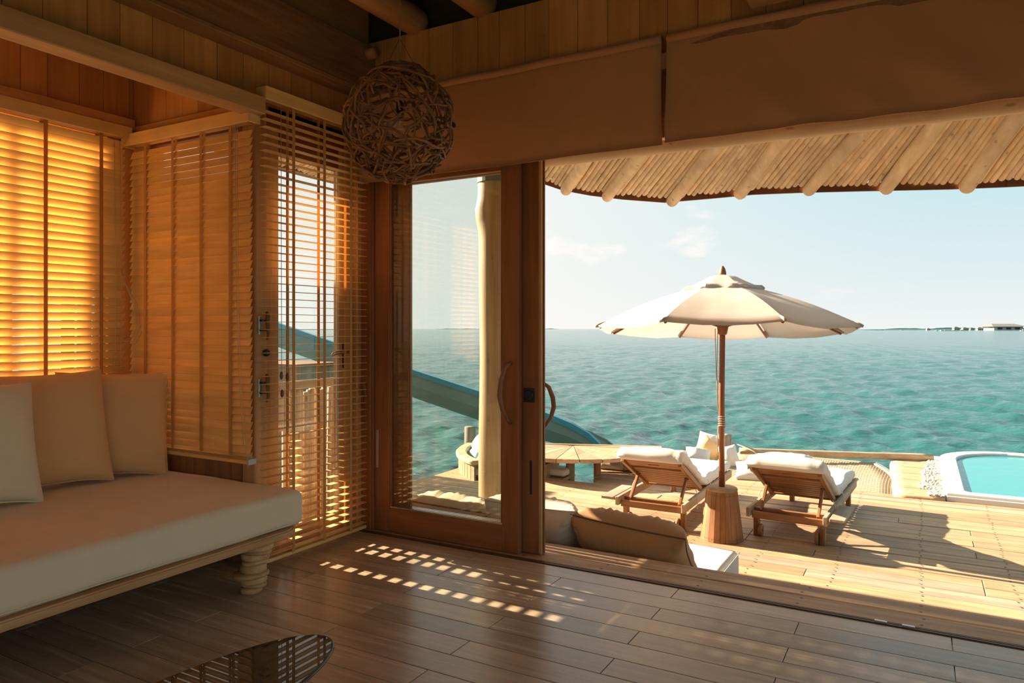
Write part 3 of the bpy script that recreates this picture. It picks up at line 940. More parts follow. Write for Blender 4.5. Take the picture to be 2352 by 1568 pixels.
# ------------------------------------------------------------------ pendant lamp of woven vines
LC = Vector((-2.265, 2.865, 2.477))
lamp = thing('pendant_lamp', 'round pendant lamp woven from brown vines, hanging in the corner', 'lamp', LC)
rnd = random.Random(21)
def shellpt(th, ph, k=1.0):
    """th from the top down, ph round; a lumpy globe, narrower at the top"""
    z = math.cos(th)
    s = math.sin(th)
    rx = 0.262 * k * (1 + 0.05 * math.sin(ph * 2 + 1) + 0.03 * math.sin(ph * 3 + th * 2))
    if z > 0.3:
        rx *= 1 - 0.20 * (z - 0.3)
    return LC + Vector((rx * s * math.cos(ph), rx * s * math.sin(ph), 0.292 * z * k))
for i in range(185):
    nrm = Vector((rnd.gauss(0, 1), rnd.gauss(0, 1), rnd.gauss(0, 1))).normalized()
    if i % 5 == 0:
        nrm = Vector((rnd.gauss(0, 0.25), rnd.gauss(0, 0.25), 1)).normalized()
    a = nrm.orthogonal().normalized()
    b = nrm.cross(a)
    a0 = rnd.uniform(0, 2 * PI)
    ln = rnd.uniform(0.7, 2.0)
    hgt = rnd.uniform(-0.35, 0.35) if i % 5 else rnd.uniform(-0.9, 0.9)
    pts, rad = [], []
    r0 = rnd.uniform(0.0058, 0.0085)
    n = 11
    k0 = rnd.uniform(0.93, 1.02)
    for j in range(n):
        t = a0 + ln * j / (n - 1)
        q = (a * math.cos(t) + b * math.sin(t)) * math.sqrt(max(0.05, 1 - hgt * hgt)) + nrm * hgt
        q += Vector((noise.noise((i * 1.3, j * 0.35, 0)), noise.noise((i * 1.3, j * 0.35, 7)), noise.noise((i * 1.3, j * 0.35, 13)))) * 0.16
        q.normalize()
        th = math.acos(max(-1, min(1, q.z)))
        th = max(0.38, th)
        ph = math.atan2(q.y, q.x)
        kk = k0 + 0.035 * math.sin(j * 1.1 + i)
        pts.append(shellpt(th, ph, kk))
        rad.append(r0 * (1 - 0.35 * abs(2 * j / (n - 1) - 1)))
    tube('vine', pts, rad, 'vine_wood', lamp, 6)
for k in range(7):
    pts = []
    for j in range(15):
        ph = 2 * PI * j / 14 * 0.96 + k
        pts.append(shellpt(0.36 + 0.05 * k + 0.05 * math.sin(ph * 2 + k), ph, 1.0 + 0.02 * math.sin(ph * 3 + k * 2)))
    tube('vine', pts, 0.006, 'vine_wood', lamp, 6)
tube('cord', [LC + Vector((0, 0, 0.10)), LC + Vector((0.002, 0, 0.6)), LC + Vector((0, 0, 1.06))], 0.0035, M_flex, lamp, 6)
for s in (-1, 1):
    tube('suspension_wire', [LC + Vector((0, 0, 0.42)), LC + Vector((0.10 * s, 0.02 * s, 0.245))], 0.0012, M_dark, lamp, 5)
lathe('lamp_socket', [(0.012, 0.11), (0.018, 0.10), (0.018, 0.05), (0.022, 0.045), (0.022, 0.03)], M_dark, lamp, LC, 16)
lathe('bulb', [(0.013, 0.035), (0.018, 0.02), (0.032, -0.01), (0.036, -0.035), (0.028, -0.062), (0.012, -0.074), (0.002, -0.076)], M_bulb, lamp, LC, 20)

# ------------------------------------------------------------------ fabric valances
def valance(label, x0, x1, seed, folds):
    t = thing('fabric_valance', label, 'valance', ((x0 + x1) / 2, 3.94, 2.48), 'canvas valances over the doors')
    n, m = int((x1 - x0) / 0.05), 14
    V, F = [], []
    for s in (0, 1):
        for i in range(n + 1):
            x = x0 + (x1 - x0) * i / n
            for j in range(m + 1):
                v = j / m
                z = 3.065 - 0.585 * v + 0.006 * noise.noise((x * 2 + seed, 3, 0)) * v
                y = 3.945 - 0.012 * math.sin(v * PI) + folds * v * (abs(noise.noise((x * 1.3 - v * 1.5 + seed, v * 0.7, 0))) * -1.2 + 0.5 * noise.noise((x * 5 - v * 3 + seed, v, 2)))
                V.append((x, y + (0.018 if s else -0.004), z + (0.004 if s else 0)))
    st = (n + 1) * (m + 1)
    for s in (0, 1):
        for i in range(n):
            for j in range(m):
                q = (s * st + i * (m + 1) + j, s * st + i * (m + 1) + j + 1, s * st + (i + 1) * (m + 1) + j + 1, s * st + (i + 1) * (m + 1) + j)
                F.append(q if s == 0 else q[::-1])
    for i in range(n):
        for j in (0, m):
            F.append((i * (m + 1) + j, (i + 1) * (m + 1) + j, st + (i + 1) * (m + 1) + j, st + i * (m + 1) + j))
    for j in range(m):
        for i in (0, n):
            F.append((i * (m + 1) + j, i * (m + 1) + j + 1, st + i * (m + 1) + j + 1, st + i * (m + 1) + j))
    mesh_obj('drop', V, F, M_valance, t, ((x0 + x1) / 2, 3.94, 2.48))
    tube('top_roll', [(x0 + (x1 - x0) * k / 12, 3.95, 3.07 + 0.003 * math.sin(k * 1.7)) for k in range(13)], 0.026, M_valance, t, 12)
    bx('end_return', x0 - 0.004, x0, 3.945, 4.04, 2.49, 3.07, M_valance, t, bev=0)
    return t
valance('brown canvas valance behind the woven pendant lamp', -3.475, -1.268, 2, 0.012)
valance('long wrinkled brown canvas valance over the open doorway', -1.235, 3.2, 9, 0.06)

# ------------------------------------------------------------------ terrace: step platform, lower deck
DZ = -0.53
st = struct('deck_step', 'two wide timber boards just outside the sliding doors')
bx('step_board', -3.9, 3.6, 4.036, 4.208, -0.045, -0.004, 'deck_wood', st, bev=0.006)
bx('step_board', -3.9, 3.6, 4.216, 4.400, -0.045, -0.004, 'deck_wood', st, bev=0.010)
bx('riser_board', -3.9, 3.6, 4.36, 4.385, -0.50, -0.045, 'teak', st)
dk = struct('deck', 'sun-bleached timber plank deck of the lower terrace')
bx('deck_joist', -5.7, 3.5, 4.45, 4.53, DZ - 0.2, DZ - 0.03, 'old_post', dk)
PITCH = 0.198
rnd = random.Random(5)
NV, NF = [], []
JOIST = 0.62
def nail(x, y, z):
    b0 = len(NV)
    for k in range(6):
        a = 2 * PI * k / 6
        NV.append((x + 0.0095 * math.cos(a), y + 0.0095 * math.sin(a), z))
    NF.append(tuple(b0 + k for k in range(6)))
y = 4.41
rowi = 0
while y < 9.62:
    ya, yb = y + 0.0045, y + PITCH - 0.0045
    x0 = -5.72
    if y > 8.55:
        x0 = -3.68 - (y - 8.6) * 0.38
    x1 = 6.0
    x = x0
    first = True
    while x < x1 - 0.05:
        ln = JOIST * rnd.choice((3, 4, 4, 5)) if not first else JOIST * rnd.choice((2, 3, 4)) + ((-3.3 - x0) % JOIST)
        first = False
        e = min(x + ln, x1)
        if x1 - e < 0.4:
            e = x1
        dz = rnd.uniform(-0.003, 0.003)
        bx('plank', x + 0.002, e - 0.002, ya, yb, DZ - 0.028 + dz, DZ + dz, 'deck_wood' if rnd.random() > 0.12 else 'grey_wood', dk, bev=0.004)
        x = e
    k = math.ceil((x0 + 0.05) / JOIST)
    while k * JOIST < x1:
        for f in (0.22, 0.78):
            nail(k * JOIST + rnd.uniform(-0.012, 0.012), ya + (yb - ya) * f + rnd.uniform(-0.008, 0.008), DZ + 0.0042)
        k += 1
    y += PITCH
    rowi += 1
DECK_END = y
for k in range(-6, 6):
    for yy in (4.075, 4.165, 4.26, 4.355):
        nail(k * JOIST * 0.9 + rnd.uniform(-0.02, 0.02), yy, -0.0035)
mesh_obj('nail_heads', NV, NF, M_nail, dk, (0, 6, DZ), smooth=False, kind='stuff')
bx('edge_beam', -5.72, -3.66, 8.60, 8.66, DZ - 0.16, DZ - 0.03, 'deck_wood', dk)
bx('edge_beam', -4.0, 3.5, DECK_END - 0.02, DECK_END + 0.04, DZ - 0.18, DZ - 0.03, 'deck_wood', dk)
for px, py in ((-5.5, 5.0), (-5.5, 8.4), (-3.8, 9.4), (-1.5, 9.5), (0.8, 9.4), (2.9, 9.4)):
    log('stilt', (px, py, -2.4), (px, py, DZ - 0.03), 0.10, 0.10, 'old_post', dk, n=4)

# split-log edging on the deck ends beside the table well
for nm, a, b, lab in (('edging_log', (-3.96, 9.50), (-3.60, 9.52), 'short grey split log lying at the far deck end'), ('edging_log', (-3.59, 9.52), (-2.95, 9.55), 'longer grey split log half hidden behind the sun lounger')):
    o = log(nm, (a[0], a[1], DZ + 0.062), (b[0], b[1], DZ + 0.062), 0.058, 0.06, 'grey_wood', None, n=5, wob=0.05, sides=14, seed=a[0])
    tag(o, lab, 'log', 'grey edging logs')
bn = thing('bench', 'small wooden bench with log backrest beside the table well', 'bench', (-4.7, 8.95, DZ))
for k in range(3):
    bx('seat_board', -5.1, -4.44, 8.70 + 0.17 * k, 8.865 + 0.17 * k, DZ + 0.10, DZ + 0.13, 'deck_wood', bn)
bx('side_board', -4.465, -4.44, 8.70, 9.2, DZ - 0.1, DZ + 0.10, 'deck_wood', bn)
bx('front_board', -5.1, -4.465, 8.70, 8.725, DZ - 0.1, DZ + 0.10, 'deck_wood', bn)
log('back_log', (-5.1, 9.22, DZ + 0.185), (-4.44, 9.22, DZ + 0.185), 0.055, 0.055, 'driftwood', bn, n=4, wob=0.04, sides=14)
sq = roundbox('seat_cushion', (-4.40, 9.08, DZ + 0.0), (0.34, 0.36, 0.09), 0.035, M_white, None, crown=0.01, n=8)
tag(sq, 'white square seat cushion in the table well', 'cushion')
wb_ = thing('well_seat', 'sunken wooden seat under the white square cushion', 'bench', (-4.2, 9.2, -0.7))
bx('seat_board', -4.60, -4.22, 8.88, 9.07, -0.62, -0.585, 'deck_wood', wb_)
bx('seat_board', -4.60, -4.22, 9.08, 9.27, -0.62, -0.585, 'deck_wood', wb_)
for xx in (-4.55, -4.30):
    log('leg', (xx, 9.08, -2.3), (xx, 9.08, -0.62), 0.04, 0.04, 'old_post', wb_, n=3)

# ------------------------------------------------------------------ half-round table standing in the water
TC, TR, TZ = Vector((-4.31, 9.41)), 1.23, -0.20
te = Vector((0.934, 0.358)); tn = Vector((0.358, -0.934))
tb = thing('half_round_table', 'half-round wooden table with radiating boards standing over the water', 'table', (TC.x, TC.y, -1.7))
NW = 13
for k in range(NW):
    a0, a1 = PI * k / NW + 0.004, PI * (k + 1) / NW - 0.004
    hub = 0.0
    cc = TC + tn * 0.10
    P = []
    for q in range(4):
        a = a0 + (a1 - a0) * q / 3
        P.append(TC + te * TR * math.cos(a) + tn * TR * math.sin(a) * 0.98)
    inner = cc + (te * math.cos((a0 + a1) / 2) + tn * math.sin((a0 + a1) / 2)) * 0.02
    pts = [(inner.x, inner.y)] + [(p.x, p.y) for p in P]
    prism('wedge_board', pts, TZ - 0.05, TZ + random.Random(k).uniform(-0.002, 0.002), 'deck_wood', tb, 0.003, ax='x' if abs(math.cos((a0 + a1) / 2)) > 0.7 else 'y')
bx_c = TC + te * 0.0
bar('back_edge', (TC.x - te.x * TR, TC.y - te.y * TR, TZ - 0.025), (TC.x + te.x * TR, TC.y + te.y * TR, TZ - 0.025), 0.07, 0.055, 'deck_wood', tb)
log('leg', (-4.245, 9.15, -2.3), (-4.245, 9.15, TZ - 0.05), 0.062, 0.062, 'old_post', tb, n=5, wob=0.06, seed=1)
log('leg', (-3.83, 9.12, -2.3), (-3.83, 9.12, TZ - 0.05), 0.048, 0.05, 'teak', tb, n=5, wob=0.12, seed=2)
log('leg', (-4.9, 9.2, -2.3), (-4.9, 9.2, TZ - 0.05), 0.062, 0.062, 'old_post', tb, n=5, wob=0.06, seed=3)

# curved bench round the table
cb = thing('curved_bench', 'curved slatted wooden bench with pale rim at the deck corner', 'bench', (-5.6, 8.6, DZ))
BR = 1.63
A0, A1, NS = 150, 243, 26
def arc(rad, deg):
    return TC.x + rad * math.cos(R(deg)), TC.y + rad * math.sin(R(deg))
for k in range(NS):
    d0 = A0 + (A1 - A0) * (k + 0.5) / NS
    x, y = arc(BR, d0)
    box('slat', (x, y, DZ + 0.085), (0.026, 2 * PI * BR * (A1 - A0) / 360 / NS - 0.008, 0.25), 'deck_wood', cb, rot=(0, 0, R(d0)), bev=0.003)
V, F = [], []
NA = 30
for k in range(NA + 1):
    d0 = A0 + (A1 - A0) * k / NA
    for rr, zz in ((BR - 0.10, 0.205), (BR + 0.045, 0.205), (BR + 0.05, 0.24), (BR + 0.03, 0.26), (BR - 0.085, 0.26), (BR - 0.105, 0.24)):
        x, y = arc(rr, d0)
        V.append((x, y, DZ + zz))
for k in range(NA):
    for j in range(6):
        F.append((k * 6 + j, k * 6 + (j + 1) % 6, (k + 1) * 6 + (j + 1) % 6, (k + 1) * 6 + j))
F.append((5, 4, 3, 2, 1, 0)); F.append(tuple(NA * 6 + j for j in range(6)))
mesh_obj('rim', V, F, wood('driftwood', 'y'), cb, (-5.6, 8.6, DZ + 0.3), smooth=False)
V, F = [], []
for k in range(NA + 1):
    d0 = A0 + (A1 - A0) * k / NA
    for rr, zz in ((BR - 0.55, 0.02), (BR - 0.05, 0.02), (BR - 0.05, 0.06), (BR - 0.55, 0.06)):
        x, y = arc(rr, d0)
        V.append((x, y, DZ + zz))
for k in range(NA):
    for j in range(4):
        F.append((k * 4 + j, k * 4 + (j + 1) % 4, (k + 1) * 4 + (j + 1) % 4, (k + 1) * 4 + j))
mesh_obj('seat', V, F, wood('deck_wood', 'y'), cb, (-5.6, 8.6, DZ), smooth=False)
po = log('mooring_post', (-5.98, 9.27, -2.4), (-5.98, 9.27, -0.045), 0.085, 0.085, 'old_post', None, n=6, wob=0.04, sides=14, seed=5)
tag(po, 'dark weathered post behind the curved bench', 'post', 'deck posts')
cushion('scatter_cushion', 'pale blue topped cushion leaning at the end of the curved bench', 'cushion', (-5.62, 9.02, -0.20), 0.44, 0.40, 0.16, (R(-40), R(5), R(-50)), M_blue, 41, M_white, ears=0.10, group='curved bench cushions')
cushion('scatter_cushion', 'pale blue cushion lying in front on the curved bench', 'cushion', (-5.45, 8.72, -0.27), 0.44, 0.38, 0.17, (R(-50), R(-8), R(-40)), M_blue, 44, M_white, ears=0.08, group='curved bench cushions')
cushion('scatter_cushion', 'beige cushion on the curved bench beside the column', 'cushion', (-5.15, 8.48, -0.31), 0.42, 0.36, 0.15, (R(-40), R(4), R(-20)), M_beige, 47, M_beige, ears=0.08, group='curved bench cushions')

# ------------------------------------------------------------------ timber column under the eave
COLX, COLY = -3.405, 5.68
cm_ = struct('column', 'peeled tree trunk column carrying the eave')
V, F = [], []
S, NZ = 28, 40
for i in range(NZ + 1):
    z = DZ + (3.30 - DZ) * i / NZ
    for k in range(S):
        a = 2 * PI * k / S
        r = 0.141 * (1 + 0.035 * noise.noise((math.cos(a) * 1.2, math.sin(a) * 1.2, z * 1.3)) + 0.012 * math.sin(a * 5 + z))
        if z < DZ + 0.25:
            r *= 1 + 0.10 * (DZ + 0.25 - z)
        kn = math.exp(-((z - 2.50) / 0.10) ** 2) * max(0, math.cos(a - R(225))) ** 6
        V.append((COLX + 0.012 * math.sin(z * 1.3) + (r + 0.035 * kn) * math.cos(a), COLY + (r + 0.035 * kn) * math.sin(a), z))
for i in range(NZ):
    for k in range(S):
        k2 = (k + 1) % S
        F.append((i * S + k, i * S + k2, (i + 1) * S + k2, (i + 1) * S + k))
F.append(tuple(NZ * S + k for k in range(S)))
mesh_obj('trunk', V, F, wood('column_wood', 'z'), cm_, (COLX, COLY, DZ))
M_band = plain('grey_band', (0.10, 0.13, 0.12), 0.6)
V = []; F = []
tube_into(V, F, [(COLX, COLY, 2.78), (COLX, COLY, 2.835)], 0.152, 28)
mesh_obj('band', V, F, M_band, cm_, (COLX, COLY, 2.93), smooth=False)
V = []; F = []
tube_into(V, F, [(COLX, COLY, 2.835), (COLX, COLY, 3.28)], 0.151, 28)
mesh_obj('painted_top', V, F, M_plaster, cm_, (COLX, COLY, 3.1), smooth=False)

# ------------------------------------------------------------------ eave roof of thin poles
rf = struct('roof_eave', 'sloping eave of thin pale poles on thick round rafters')
# rafters: (inner x at y 4.8, inner z), (outer x at y 5.95, outer z)
RAF = [(-3.10, 2.830, -3.95, 3.10), (-2.52, 2.790, -3.35, 2.93), (-2.03, 2.770, -2.80, 2.715), (-1.60, 2.770, -2.40, 2.62), (-1.07, 2.770, -1.82, 2.53), (-0.675, 2.770, -1.26, 2.545), (-0.20, 2.760, -0.737, 2.52), (0.16, 2.760, -0.22, 2.485), (0.55, 2.750, 0.28, 2.45), (0.98, 2.750, 0.80, 2.43), (1.42, 2.740, 1.35, 2.42), (1.90, 2.740, 1.92, 2.42), (2.4, 2.740, 2.5, 2.43), (2.95, 2.740, 3.1, 2.44)]
YI, YO = 4.8, 5.95
def rline(i):
    xi, zi, xo, zo = RAF[i]
    return Vector((xi, YI, zi)), Vector((xo, YO, zo))
def lerp_r(u):
    i = min(int(u), len(RAF) - 2)
    t = u - i
    a0, b0 = rline(i)
    a1, b1 = rline(i + 1)
    return a0.lerp(a1, t), b0.lerp(b1, t)
for i in range(len(RAF)):
    a, b = rline(i)
    d = b - a
    log('rafter', a - d * 0.45, b + d * 0.012, 0.056, 0.050, 'pale_pole', rf, n=9, wob=0.10, sides=14, seed=i * 1.7, round_end=True)
u = 0.0
k = 0
rnd = random.Random(77)
while u < len(RAF) - 1:
    a, b = lerp_r(u)
    a2, b2 = lerp_r(min(u + 0.12, len(RAF) - 1))
    wpx = (b2 - b).length
    d = b - a
    upv = Vector((0, 0, 0.030))
    r = 0.021 * rnd.uniform(0.9, 1.1)
    log('thin_pole', a - d * 0.5 + upv, b - d * rnd.uniform(-0.01, 0.02) + upv, r, r * 0.95, 'pale_pole', rf, n=4, wob=0.12, sides=8, seed=k * 0.77, round_end=True)
    i = min(int(u), len(RAF) - 2)
    span = (rline(i + 1)[1] - rline(i)[1]).cross(d.normalized()).length
    u += 0.041 / max(span, 0.1)
    k += 1
# roof covering over the poles and the dark edge boards
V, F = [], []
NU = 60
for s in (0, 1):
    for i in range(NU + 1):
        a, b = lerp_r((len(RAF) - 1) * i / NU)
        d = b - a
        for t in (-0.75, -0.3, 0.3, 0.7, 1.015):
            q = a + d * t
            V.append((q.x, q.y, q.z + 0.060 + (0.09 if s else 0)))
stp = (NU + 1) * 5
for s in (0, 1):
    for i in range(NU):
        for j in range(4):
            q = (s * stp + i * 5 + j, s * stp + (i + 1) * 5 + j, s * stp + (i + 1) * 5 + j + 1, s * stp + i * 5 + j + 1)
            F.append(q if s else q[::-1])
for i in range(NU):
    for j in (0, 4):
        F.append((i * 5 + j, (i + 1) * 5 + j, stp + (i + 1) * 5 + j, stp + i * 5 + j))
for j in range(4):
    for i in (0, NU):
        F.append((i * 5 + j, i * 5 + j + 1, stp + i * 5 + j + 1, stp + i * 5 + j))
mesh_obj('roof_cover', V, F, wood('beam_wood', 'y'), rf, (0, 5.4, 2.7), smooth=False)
prev = None
for i in range(0, NU + 1, 3):
    a, b = lerp_r((len(RAF) - 1) * i / NU)
    q = b + (b - a) * 0.03 + Vector((0, 0.012, 0.020))
    if prev is not None:
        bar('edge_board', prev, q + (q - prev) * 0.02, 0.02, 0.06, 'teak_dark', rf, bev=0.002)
    prev = q
log('eave_beam', (-3.4, 4.79, 2.70), (3.2, 4.79, 2.645), 0.044, 0.048, 'pale_pole', rf, n=22, wob=0.06, sides=14, seed=3)
log('eave_beam', (-3.4, 4.35, 2.86), (3.2, 4.35, 2.80), 0.045, 0.05, 'pale_pole', rf, n=16, wob=0.06, sides=12, seed=8)

# eave over the side door
re_ = struct('roof_side', 'short eave of thin poles outside the side door')
rnd = random.Random(12)
y = 3.24
k = 0
while y < 5.05:
    log('thin_pole', (XL - 0.13, y, 3.12), (-4.62 + rnd.uniform(-0.015, 0.015), y + 0.02, 2.80 + 0.02 * math.sin(y * 2)), 0.021, 0.020, 'pale_pole', re_, n=3, wob=0.1, sides=8, seed=k, round_end=True)
    y += 0.043
    k += 1
bar('roof_cover', (XL - 0.15, 4.15, 3.19), (-4.63, 4.15, 2.87), 1.86, 0.05, 'beam_wood', re_)
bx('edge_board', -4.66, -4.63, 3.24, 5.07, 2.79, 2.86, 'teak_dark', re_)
log('eave_beam', (-4.2, 3.24, 2.885), (-4.2, 5.0, 2.885), 0.045, 0.045, 'pale_pole', re_, n=6, wob=0.05)

# ------------------------------------------------------------------ outdoor daybed against the step
ob = thing('outdoor_daybed', 'low wooden daybed frame against the terrace step', 'daybed', (-2.3, 5.0, DZ))
bx('frame', -3.45, -1.18, 4.44, 5.52, -0.46, -0.40, 'teak', ob, bev=0.006)
for xx in (-3.38, -1.25):
    for yy in (4.52, 5.44):
        bx('leg', xx - 0.035, xx + 0.035, yy - 0.035, yy + 0.035, DZ, -0.46, 'teak', ob)
om = roundbox('daybed_mattress', (-2.315, 4.985, -0.30), (2.28, 1.09, 0.20), 0.05, M_white, None, crown=0.015, wr=0.006, wscale=2.5, n=16, seg=4)
tag(om, 'white outdoor mattress on the daybed beside the step', 'mattress')
tube('seam', [(-1.172, 4.985 - 0.545 + 0.02 + 1.05 * k / 10, -0.215 - 0.02 * 0) for k in range(11)], 0.003, M_white, om, 5)
cushion('outdoor_cushion', 'large brown cushion with dark piping leaning on the daybed', 'cushion', (-1.70, 4.70, -0.035), 0.82, 0.50, 0.34, (R(44), R(3), R(-3)), M_brown, 51, M_brown_pipe, wr=0.022, ears=0.07, group='daybed cushions', pucker=1.1, n=48, full=4.0)
cushion('outdoor_cushion', 'beige cushion half hidden by the open sliding leaf', 'cushion', (-2.445, 4.70, -0.01), 0.73, 0.48, 0.36, (R(36), R(0), R(0)), M_beige, 55, M_beige, wr=0.020, ears=0.07, group='daybed cushions', pucker=1.4, n=44, full=4.0)
cushion('outdoor_cushion', 'taupe cushion lying behind the closed glazed leaf', 'cushion', (-3.13, 4.74, -0.02), 0.76, 0.46, 0.30, (R(60), R(0), R(-2)), M_taupe, 58, M_brown_pipe, wr=0.022, ears=0.07, group='daybed cushions', pucker=1.4, n=44, full=3.6)

# ------------------------------------------------------------------ sun loungers
def lounger(tray_side, label):
    t = thing('sun_lounger', label, 'sun lounger', (0, 0, 0), 'sun loungers')
    for s in (-1, 1):
        bx('side_rail', s * 0.338 - 0.018, s * 0.338 + 0.018, -0.02, 1.95, 0.205, 0.29, 'grey_wood', t, bev=0.004)
        bx('leg', s * 0.295 - 0.024, s * 0.295 + 0.024, 0.10, 0.17, 0.0 if s > 0 else 0.0, 0.205, 'teak', t, bev=0.004)
        bx('leg', s * 0.295 - 0.024, s * 0.295 + 0.024, 1.72, 1.79, 0.0, 0.205, 'teak', t, bev=0.004)
        wh = lathe('wheel', [(0.012, -0.014), (0.055, -0.015), (0.060, -0.008), (0.060, 0.008), (0.055, 0.015), (0.012, 0.014)], 'teak', t, (s * (0.295 - 0.044), 0.115, 0.060), 24, rot=(0, R(90), 0))
        lathe('wheel_hub', [(0.010, -0.018), (0.010, 0.018)], M_dark, wh, (s * (0.295 - 0.044), 0.115, 0.060), 10, rot=(0, R(90), 0))
    bx('head_rail', -0.318, 0.318, 0.035, 0.065, 0.185, 0.25, 'teak', t, bev=0.004)
    bx('cross_bar', -0.318, 0.318, 0.15, 0.185, 0.225, 0.262, 'teak', t, bev=0.004)
    bx('foot_rail', -0.318, 0.318, 1.90, 1.93, 0.20, 0.28, 'teak', t, bev=0.004)
    for k in range(11):
        bx('seat_slat', -0.318, 0.318, 0.82 + 0.098 * k, 0.82 + 0.098 * k + 0.075, 0.262, 0.282, 'teak', t, bev=0.003)
    # raised backrest
    H = Vector((0, 0.77, 0.285)); T = Vector((0, 0.02, 0.665))
    d = T - H
    ln = d.length
    nrm = Vector((0, -d.z, d.y)).normalized()
    if nrm.z < 0:
        nrm = -nrm
    for s in (-1, 1):
        bar('back_stile', H + Vector((s * 0.292, 0, 0)), T + Vector((s * 0.292, 0, 0)), 0.036, 0.052, 'teak', t, up=nrm, bev=0.004)
    nb = 8
    for k in range(nb):
        f = 0.07 + 0.085 * k * 0.98
        q = H + d * f + nrm * 0.012
        bar('back_slat', q + Vector((-0.275, 0, 0)), q + Vector((0.275, 0, 0)), 0.056, 0.020, 'teak', t, up=nrm, bev=0.003)
    # top board with a hand slot: two rails and two cheeks leave the slot open
    q = H + d * 0.855 + nrm * 0.010
    for off, w_ in ((-0.055, 0.055), (0.055, 0.06)):
        qq = H + d * (0.880 + off) + nrm * 0.010
        bar('top_board', qq + Vector((-0.275, 0, 0)), qq + Vector((0.275, 0, 0)), w_, 0.024, 'teak', t, up=nrm, bev=0.003)
    for s in (-1, 1):
        qq = H + d * 0.880 + nrm * 0.010
        bar('top_board', qq + Vector((s * 0.055, 0, 0)), qq + Vector((s * 0.275, 0, 0)), 0.036, 0.024, 'teak', t, up=nrm, bev=0.002)
    for s in (-1, 1):
        a = H + d * 0.50 - nrm * 0.02 + Vector((s * 0.255, 0, 0))
        b = Vector((s * 0.255, 0.135, 0.235))
        bar('strut', a, b, 0.026, 0.040, 'teak', t, up=(0, 0.5, 1), bev=0.003)
        lathe('strut_bolt', [(0.007, -0.02), (0.007, 0.02)], M_dark, t, a, 8, rot=(0, R(90), 0))
    s = tray_side
    tr_ = bx('side_tray', s * 0.375 - 0.0 if s > 0 else s * 0.375 - 0.13, s * 0.375 + 0.13 if s > 0 else s * 0.375, -0.03, 0.56, 0.258, 0.286, 'grey_wood', t, bev=0.004)
    bx('tray_runner', min(s * 0.356, s * 0.49), max(s * 0.356, s * 0.49), 0.10, 0.14, 0.225, 0.258, 'teak', tr_)
    return t

def lounge_cushion(label, seed, flop):
    """white mattress following seat and raised backrest, its head end folded over the top"""
    prof = [(1.98, 0.335), (1.7, 0.338), (1.4, 0.338), (1.1, 0.338), (0.95, 0.34), (0.86, 0.352), (0.76, 0.385), (0.66, 0.432), (0.50, 0.515), (0.35, 0.592), (0.22, 0.658), (0.12, 0.708), (0.04, 0.735), (-0.03, 0.725), (-0.055, 0.69)]
    thick = [0.05, 0.062, 0.062, 0.06, 0.055, 0.052, 0.052, 0.054, 0.055, 0.058, 0.064, 0.070, 0.066, 0.050, 0.028]
    # resample
    P = []
    for i in range(len(prof) - 1):
        for k in range(4):
            f = k / 4
            P.append((prof[i][0] * (1 - f) + prof[i + 1][0] * f, prof[i][1] * (1 - f) + prof[i + 1][1] * f, thick[i] * (1 - f) + thick[i + 1] * f))
    P.append((*prof[-1], thick[-1]))
    V, F = [], []
    S = 36
    for i, (y, z, th) in enumerate(P):
        y0, z0 = P[max(0, i - 1)][:2]
        y1, z1 = P[min(len(P) - 1, i + 1)][:2]
        t = Vector((0, y1 - y0, z1 - z0)).normalized()
        nr = Vector((0, t.z, -t.y))
        if nr.z < 0:
            nr = -nr
        if i > len(P) - 8:
            nr = Vector((0, t.z, -t.y)) if Vector((0, t.z, -t.y)).dot(lastn) > 0 else Vector((0, -t.z, t.y))
        lastn = nr
        hw = 0.335
        for k in range(S):
            a = 2 * PI * k / S
            c, s = math.cos(a), math.sin(a)
            ex = math.copysign(abs(c) ** 0.35, c) * hw
            en = math.copysign(abs(s) ** 0.6, s) * th
            p = Vector((ex, y, z)) + nr * en
            w_ = 0.016 if s > -0.2 else 0.004
            p += nr * w_ * noise.noise((ex * 9 + seed, y * 7, z * 7)) + nr * w_ * 0.6 * noise.noise((ex * 22 + seed, y * 10, z * 16))
            if abs(c) > 0.8:
                drop = flop if (c < 0 and i > 30) else 0.0
                p += Vector((0.012 * noise.noise((y * 12, seed, z * 9)) + (0.02 if drop and c < 0 else 0) * -1, 0, -0.012 * abs(noise.noise((y * 6, seed, 3))) - drop * max(0.0, -s) * 1.0 * (0.5 + 0.5 * math.sin((i - 30) / 26 * PI))))
            V.append(p)
    for i in range(len(P) - 1):
        for k in range(S):
            k2 = (k + 1) % S
            F.append((i * S + k, i * S + k2, (i + 1) * S + k2, (i + 1) * S + k))
    F.append(tuple(range(S))[::-1])
    F.append(tuple((len(P) - 1) * S + k for k in range(S)))
    me = bpy.data.meshes.new('lounger_cushion')
    me.from_pydata([tuple(v) for v in V], [], F)
    bm = bmesh.new(); bm.from_mesh(me); bmesh.ops.recalc_face_normals(bm, faces=bm.faces[:]); bm.to_mesh(me); bm.free()
    me.materials.append(M_white)
    me.polygons.foreach_set('use_smooth', [True] * len(me.polygons))
    o = link('lounger_cushion', me)
    tag(o, label, 'cushion', 'sun lounger cushions')
    # tie strings
    for s, yy in ((1, 0.92), (-1, 0.5), (1, 0.40)):
        tube('tie', [(s * 0.34, yy, 0.36), (s * 0.362, yy, 0.31), (s * 0.366, yy - 0.01, 0.24), (s * 0.36, yy, 0.16)], 0.004, M_white, o, 5)
    return o

